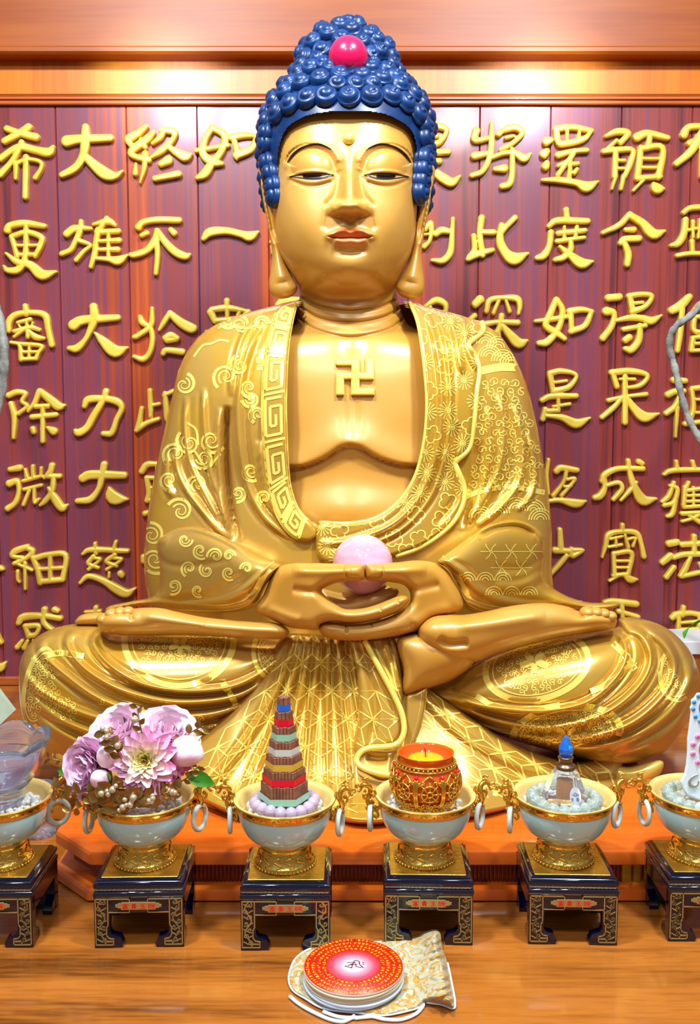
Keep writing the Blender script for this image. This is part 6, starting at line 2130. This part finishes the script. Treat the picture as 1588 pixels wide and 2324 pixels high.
def bud(c, ax, r, m, sepal):
    ax = np.array(ax, float)
    ax /= np.linalg.norm(ax)
    u = np.cross(ax, [.3, 1, .2])
    u /= np.linalg.norm(u)
    w_ = np.cross(ax, u)
    a = np.linspace(0, 2 * np.pi, 25)[:-1]
    rings = []
    for t in np.linspace(0, 1, 12):
        rr = r * math.sin(math.pi * min(.98, .06 + .9 * t)) ** .7 * (1 - .15 * t)
        rr_ = rr * (1 + .09 * np.abs(np.sin(1.5 * a + 4 * t)))
        rings.append(np.array(c) + ax * r * (2.3 * t - 1.15) + np.cos(a)[:, None] * u * rr_[:, None] + np.sin(a)[:, None] * w_ * rr_[:, None])
    o = G().loft(rings, True, True).build('flower_bud', m, bq)
    if sepal:
        g = G()
        for k in range(4):
            ph = k * math.pi / 2 + .4
            rad = math.cos(ph) * u + math.sin(ph) * w_
            sd = -math.sin(ph) * u + math.cos(ph) * w_
            rows = []
            for t in np.linspace(0, 1, 6):
                p_ = np.array(c) - ax * r * (1.2 - 1.5 * t) + rad * r * 1.12 * math.sin(math.pi * (.1 + .55 * t))
                h_ = r * .62 * math.sin(math.pi * (.2 + .78 * t))
                rows.append([p_ - sd * h_ - rad * h_ * .3, p_, p_ + sd * h_ - rad * h_ * .3])
            g.loft(rows, False)
        g.build('sepals', M_green, o)


bud(fp(424, 1706, -.01), (.75, -.35, -.1), .0205, M_bud, False)
bud(fp(244, 1716, -.03), (-.1, -.6, .6), .0150, M_bud, False)
bud(fp(226, 1768, -.04), (-.3, -.7, .5), .0125, M_bud, True)


def leaf_rows(c, d, nrm, L_, W, curve=.2):
    c, d, nrm = (np.array(q, float) for q in (c, d, nrm))
    d /= np.linalg.norm(d)
    s = np.cross(d, nrm)
    s /= np.linalg.norm(s) + 1e-9
    nn = np.cross(s, d)
    rows = []
    for t in np.linspace(0, 1, 7):
        h_ = W * math.sin(math.pi * min(.99, max(.02, t))) ** .8
        p_ = c + d * L_ * t - nn * curve * L_ * t * t
        rows.append([p_ - s * h_ + nn * h_ * .35, p_, p_ + s * h_ + nn * h_ * .35])
    return rows


def leaf_part(c, d, L_, W, m=None, nrm=(0, -1, .4)):
    G().loft(leaf_rows(c, d, nrm, L_, W), False).build('leaf', m or M_green, bq)


leaf_part(fp(420, 1755, -.01), (1, -.1, -.35), .040, .010)
leaf_part(fp(250, 1790, -.03), (.4, -.5, -.6), .030, .012)
leaf_part(fp(240, 1775, -.02), (.6, -.2, -.5), .034, .013)
leaf_part(fp(165, 1752, .01), (-.9, -.1, .15), .020, .007)
M_sprig = mat('bronze_gold_sprig', srgb(150, 112, 58), .22, .75)
M_bauble = mat('champagne_bead', srgb(196, 180, 150), .12, .5, coat=.4)


def sprig(pts, nl, L_, W, seed, beads=0):
    rr = random.Random(seed)
    q = cr(np.array([fp(*p) for p in pts]), 6)
    g = G()
    g.tube(q, .0009, 5)
    for i in range(nl):
        k = int((i + .6) / nl * (len(q) - 1))
        d = q[min(k + 1, len(q) - 1)] - q[max(k - 1, 0)]
        d /= np.linalg.norm(d)
        s = np.cross(d, [0, -1, 0]) * (1 if i % 2 else -1)
        dd = d * .6 + s * .9 + np.array([0, rr.uniform(-.5, .2), rr.uniform(-.1, .2)])
        g.loft(leaf_rows(q[k], dd, (rr.uniform(-.3, .3), -1, rr.uniform(0, .5)), L_ * rr.uniform(.8, 1.2), W), False)
    o = g.build('gold_sprig', M_sprig, bq, recalc=False)
    if beads:
        g = G()
        for i in range(beads):
            k = int(rr.uniform(.3, 1) * (len(q) - 1))
            g.ball(q[k] + np.array([rr.uniform(-.006, .006), -.004, rr.uniform(-.006, .006)]), .0040 * rr.uniform(.7, 1.2), 10, 8)
        g.build('beads', M_bauble, o)


sprig([(322, 1665, -.035), (316, 1640, -.035), (313, 1618, -.03), (310, 1600, -.025)], 5, .012, .0035, 1, 3)
sprig([(275, 1722, -.05), (262, 1700, -.05), (250, 1680, -.05), (232, 1655, -.045)], 7, .014, .0050, 2, 5)
sprig([(400, 1690, .0), (425, 1668, .0), (445, 1655, .0), (462, 1648, .0)], 6, .012, .0045, 3)
sprig([(160, 1740, .01), (140, 1728, .01), (118, 1722, .01), (108, 1718, .01)], 6, .010, .0022, 4)
sprig([(230, 1800, -.03), (195, 1800, -.035), (160, 1798, -.03), (128, 1790, -.03)], 8, .014, .0050, 5)
sprig([(250, 1815, -.04), (215, 1820, -.045), (185, 1830, -.04), (155, 1845, -.04)], 8, .012, .0040, 6)
sprig([(400, 1780, -.02), (425, 1765, -.02), (440, 1750, -.02), (452, 1738, -.015)], 6, .010, .0030, 7)
sprig([(330, 1800, -.045), (300, 1812, -.05), (280, 1820, -.05), (268, 1835, -.05)], 8, .017, .0080, 8, 7)
sprig([(290, 1790, -.05), (262, 1790, -.05), (240, 1800, -.05), (225, 1815, -.05)], 8, .017, .0080, 9, 5)
sprig([(300, 1815, -.05), (340, 1808, -.045), (375, 1800, -.04), (400, 1790, -.03)], 9, .015, .0060, 10, 6)

# ------------------------------------------------------------------ disc stack on a brocade pouch
M_broc = mat('ivory_brocade', srgb(214, 200, 160), .55)
_n, _l = M_broc.node_tree.nodes, M_broc.node_tree.links
_tc = _n.new('ShaderNodeTexCoord')
_nz = _n.new('ShaderNodeTexNoise')
_nz.inputs['Scale'].default_value = 30
_nz.inputs['Distortion'].default_value = 3.5
_nz.inputs['Detail'].default_value = 1
_r = _n.new('ShaderNodeValToRGB')
_r.color_ramp.interpolation = 'EASE'
_el = _r.color_ramp.elements
_el[0].position, _el[0].color = .44, srgb(178, 172, 146)
_el[1].position, _el[1].color = .60, srgb(172, 166, 138)
for p_, c_ in ((.475, srgb(150, 108, 44)), (.49, srgb(196, 140, 56)), (.53, srgb(200, 150, 66)), (.555, srgb(150, 110, 50)), (.57, srgb(186, 180, 152))):
    e_ = _el.new(p_)
    e_.color = c_
_l.new(_tc.outputs['Object'], _nz.inputs['Vector'])
_l.new(_nz.outputs['Fac'], _r.inputs[0])
_l.new(_r.outputs[0], _n['Principled BSDF'].inputs['Base Color'])
M_cord = mat('white_cord', srgb(222, 234, 246), .6)
pc = lambda L: [(600 + a / 3.308, 2080 + b / 3.308) for a, b in L]
PO = np.array(cr(pc([(180, 480), (195, 395), (235, 312), (330, 246), (480, 215), (680, 200), (880, 188), (1000, 166), (1130, 156), (1200, 114), (1285, 96), (1322, 132), (1332, 220), (1375, 350), (1402, 480), (1430, 640), (1416, 690), (1330, 662), (1216, 646), (1190, 668), (1110, 700), (900, 742), (700, 722), (450, 690), (300, 612), (215, 560)]), 5, True))


def fnp(x, y):
    d, _ = seg_dist(x, y, PO, True)
    return np.where(inside(x, y, PO), d, -d)


x0, y0, _ = TZ(830, 2190, 0)
pouch = thing('brocade_pouch', 'ivory and gold brocade drawstring pouch lying flat under the discs', 'pouch', (x0, y0, 0))
p, tri, bd, ed = march(PO[:, 0].min() - 3, PO[:, 0].max() + 3, PO[:, 1].min() - 3, PO[:, 1].max() + 3, 2.2, fnp)
d = np.clip(fnp(p[:, 0], p[:, 1]), 0, None)
d[bd] = 0
u = ss(930, 1010, p[:, 0])                      # the gathered mouth on the right
zt = .0015 + .0050 * (1 - (1 - np.clip(d / 14, 0, 1)) ** 2) ** .5 + u * (.016 * ss(0, 18, d) + .0020 * np.sin(p[:, 0] * .06 + p[:, 1] * .30 + 1.5 * np.sin(p[:, 0] * .05 + p[:, 1] * .05)) * ss(0, 8, d)) + .012 * u * ss(2190, 2110, p[:, 1]) * 1.0
zt += .0006 * np.sin(p[:, 0] * .21) * np.sin(p[:, 1] * .3) * ss(0, 6, d)
xy = np.array([TZ(a, b, z) for (a, b), z in zip(p, zt)])
used = sorted({q for e in ed for q in e})
rm = {q: len(p) + k for k, q in enumerate(used)}
bt = np.array([xy[q] * [1, 1, 0] + [0, 0, .0003] for q in used])
mk('pouch_cloth', np.concatenate([xy, bt]), tri.tolist() + [(b, a, rm[a], rm[b]) for a, b in ed], M_broc, pouch)
g = G()
seam = pc([(880, 190), (680, 202), (480, 217), (330, 248), (235, 314), (195, 396), (182, 480), (215, 556), (300, 612), (450, 692), (700, 724), (900, 742), (1110, 700), (1190, 668)])
c = cr(seam, 6)
g.tube(np.array([TZ(a, b, .0028) for a, b in c]), .0013, 7)
c = cr(pc([(1216, 646), (1330, 662), (1416, 690), (1430, 640), (1402, 480), (1375, 350)]), 6)
g.tube(np.array([TZ(a, b, .0030) for a, b in c]), .0013, 7)
g.build('piping', M_cord, pouch)
for ln in ([(190, 600), (250, 650), (340, 705), (480, 770), (580, 790), (640, 770), (675, 745)], [(440, 715), (560, 755), (700, 760), (850, 745), (1000, 715), (1120, 680), (1190, 638)], [(680, 765), (800, 752), (900, 772), (1020, 775), (1130, 735), (1185, 680), (1195, 640)]):
    g = G()
    c = cr(pc(ln), 8)
    g.tube(np.array([TZ(a, b, .0026) for a, b in c]), .0021, 8)
    g.build('drawstring', M_cord, pouch)

cx0, cy0, _ = TZ(802, 2191, .0275)
RD = .0585
M_edge = mat('disc_edge_card', srgb(206, 196, 168), .5)
M_edge2 = mat('pale_disc_edge_card', srgb(196, 206, 224), .5)
M_print = mat('red_print', srgb(214, 24, 10), .35)
_n, _l = M_print.node_tree.nodes, M_print.node_tree.links
_tc = _n.new('ShaderNodeTexCoord')
_ln = _n.new('ShaderNodeVectorMath')
_ln.operation = 'LENGTH'
_mr = _n.new('ShaderNodeMapRange')
_mr.inputs['From Max'].default_value = RD
_r = _n.new('ShaderNodeValToRGB')
_el = _r.color_ramp.elements
_el[0].position, _el[0].color = .12, srgb(246, 210, 220)
_el[1].position, _el[1].color = .56, srgb(222, 30, 12)
e_ = _el.new(.43)
e_.color = srgb(226, 70, 90)
e_ = _el.new(.27)
e_.color = srgb(236, 140, 160)
_sc = _n.new('ShaderNodeVectorMath')
_sc.operation = 'MULTIPLY'
_sc.inputs[1].default_value = (1, 1, 0)
_l.new(_tc.outputs['Object'], _sc.inputs[0])
_l.new(_sc.outputs[0], _ln.inputs[0])
_l.new(_ln.outputs['Value'], _mr.inputs[0])
_l.new(_mr.outputs[0], _r.inputs[0])
_l.new(_r.outputs[0], _n['Principled BSDF'].inputs['Base Color'])
ND = 6
th = .0031
for k in range(ND):
    z = .0083 + k * (th + .0001)
    ox, oy = ((-.0012, .0005), (.001, -.0006), (-.0006, .001), (.0008, .0004), (-.0004, -.0008), (0, 0))[k]
    last = k == ND - 1
    g = G()
    g.lathe([(.0005, 0), (RD - .0006, 0), (RD, .0005), (RD, th - .0005), (RD - .0006, th), (.0005, th)], 72)
    if last:
        r = thing('printed_disc', 'round red disc with rings of yellow script, topmost on the pouch', 'disc', (cx0 + ox, cy0 + oy, z), 'stack of round discs')
        g = G()
        g.lathe([(.0005, 0), (RD - .0006, 0), (RD, .0005), (RD, th - .0005), (RD - .0006, th), (.0005, th)], 72, (cx0, cy0, z))
        g.build('card', M_edge, r)
        g = G()
        g.lathe([(.0005, th + .0002), (RD - .0005, th + .0002), (RD - .0003, th - .0002)], 72, (cx0, cy0, z))
        face = g.build('printed_face', M_print, r)
        M_yel = mat('yellow_print', srgb(250, 206, 30), .4)
        M_pur = mat('plum_print', srgb(84, 6, 66), .4)
        rr = random.Random(8)
        g = G()
        zt_ = z + th + .0004

        def flat(pts, wd):
            pts = np.array(pts, float)
            for a, b in zip(pts[:-1], pts[1:]):
                d_ = (b - a) / (np.hypot(*(b - a)) + 1e-9)
                n_ = np.array([-d_[1], d_[0]]) * wd / 2
                g.add([(cx0 + q[0], cy0 + q[1], zt_) for q in (a + n_, b + n_, b - n_, a - n_)], [(0, 1, 2, 3)])
        for R, n in ((.0545, 74), (.0478, 62), (.0412, 52), (.0352, 42)):
            for i in range(n):
                a = 2 * math.pi * i / n
                er = np.array([math.cos(a), math.sin(a)])
                et = np.array([-er[1], er[0]])
                s = .0017
                o_ = er * R
                for _ in range(3):
                    typ = rr.randrange(3)
                    j = rr.uniform(-.6, .6) * s
                    if typ == 0:
                        flat([o_ + et * (-s) + er * j, o_ + et * s * rr.uniform(.3, 1) + er * j], .00075)
                    elif typ == 1:
                        flat([o_ + et * j - er * s * 1.1, o_ + et * j + er * s * 1.1], .00075)
                    else:
                        flat([o_ - et * s * .8 + er * s * rr.uniform(.2, 1), o_ + et * s * .8 - er * s, o_ + et * s * .2 - er * s], .0007)
        g.build('script_rings', M_yel, face, False, recalc=False)
        g = G()
        sgl = [[(-9, -1), (-2, -5), (-1, 2)], [(-7, 5), (2, 5), (-6, -1)], [(-4, 1), (4, 2)], [(0, 6), (2, 9), (6, 7), (6, 2), (10, -5)], [(2, 2), (3, -3), (8, -4)], [(9, 5), (11, 5)], [(9, 2), (11, 2)], [(-9, -1), (-7, -2)]]
        for s_ in sgl:
            flat(np.array(s_) * .00115, .0014)
        g.build('centre_glyph', M_pur, face, False, recalc=False)
    else:
        o = g.build('printed_disc', M_edge2 if k < 2 else M_edge, None)
        o.location = (cx0 + ox, cy0 + oy, z)
        where = ('lowest of the stack, lying on the brocade pouch', 'second from the bottom of the stack', 'third from the bottom of the stack', 'third from the top of the stack', 'directly under the red printed disc')[k]
        tag(o, 'pale edge of a round card disc, %s' % where, 'disc', 'stack of round discs')

# ------------------------------------------------------------------ things at the edges of the view
M_bark = mat('grey_bark', srgb(104, 100, 96), .8, bump=(60, .8, .004), noise=(40, srgb(150, 148, 140), (1, 1, .4), .38, .62))


def branch(name, pts, D, r, label, n):
    q = cr(pts, 8)
    w3 = P(q[:, 0], q[:, 1], D)
    rr = r * (1 + .12 * np.sin(np.arange(len(q)) * .9) + .06 * np.sin(np.arange(len(q)) * 2.7))
    g = G()
    g.tube(w3, rr, 14)
    return thing(name, label, 'branch', tuple(w3[-1])), g


b1, g = branch('dry_branch', [(1650, 560), (1610, 650), (1588, 695), (1562, 720), (1536, 738), (1521, 762), (1519, 792), (1529, 828), (1539, 868), (1552, 920), (1568, 962), (1592, 1005), (1620, 1070), (1650, 1250), (1655, 1652)], 2.0, .0072, 'crooked grey dry branch crossing the rightmost column of gold characters', 1)
g.build('stem', M_bark, b1)
lf = [(1600, 1402), (1580, 1412), (1560, 1424), (1553, 1448)]
w3 = P([q[0] for q in lf], [q[1] for q in lf], 1.98)
g = G()
c = cr(w3, 5)
s_ = np.array([.3, -.3, 1.0])
rows = []
for i, q in enumerate(c):
    t = i / (len(c) - 1)
    h_ = .0130 * math.sin(math.pi * (.15 + .83 * t)) ** .8
    rows.append([q - s_ * h_ * .9 - np.array([h_ * .5, 0, 0]), q - np.array([0, .002, 0]), q + s_ * h_ * .5 + np.array([h_ * .4, 0, 0])])
g.loft(rows, False)
g.tube(np.array([w3[0], P(1625, 1396, 1.99), P(1651, 1392, 2.0)]), .0016, 6)
g.build('leaf', M_green, b1)
b2, g = branch('dry_branch', [(-50, 560), (-18, 660), (0, 730), (9, 790), (8, 850), (-2, 910), (-25, 1000), (-40, 1250), (-42, 1652)], 2.0, .0098, 'thick grey green dry branch at the left edge beside the gold characters', 2)
g.build('stem', M_bark, b2)
# jade card at the left edge
M_card = mat('pale_green_jade', srgb(176, 196, 172), .3, coat=.3, noise=(14, srgb(190, 206, 184), (1, 1, 1), .4, .6))
pts = [(32, 1614), (-27, 1536), (-88, 1612), (-28, 1672)]
fr_ = P([q[0] for q in pts], [q[1] for q in pts], 1.93)
bk_ = fr_ + [0, .012, 0]
o = G().loft([fr_, bk_], True, True).build('jade_plaque', M_card, None, False)
tag(o, 'pale green square plaque set on its corner at the left edge of the table', 'plaque')
# pale cabinet at the right edge behind the knee
zt_ = float(P(1570, 1456, 2.2)[2])
xa = float(P(1540, 1470, 2.2)[0])
cab = thing('side_shelf', 'pale topped low shelf behind the knee at the right edge', 'shelf', (xa + .15, 2.25, 0))
g = G()
g.box(xa, xa + .3, 2.2, 2.34, zt_ - .032, zt_, .002)
g.build('top', mat('pale_paint', srgb(206, 208, 210), .4), cab, False)
g = G()
g.box(xa + .012, xa + .288, 2.21, 2.33, 0.0003, zt_ - .032)
g.build('body', M_table, cab, False)
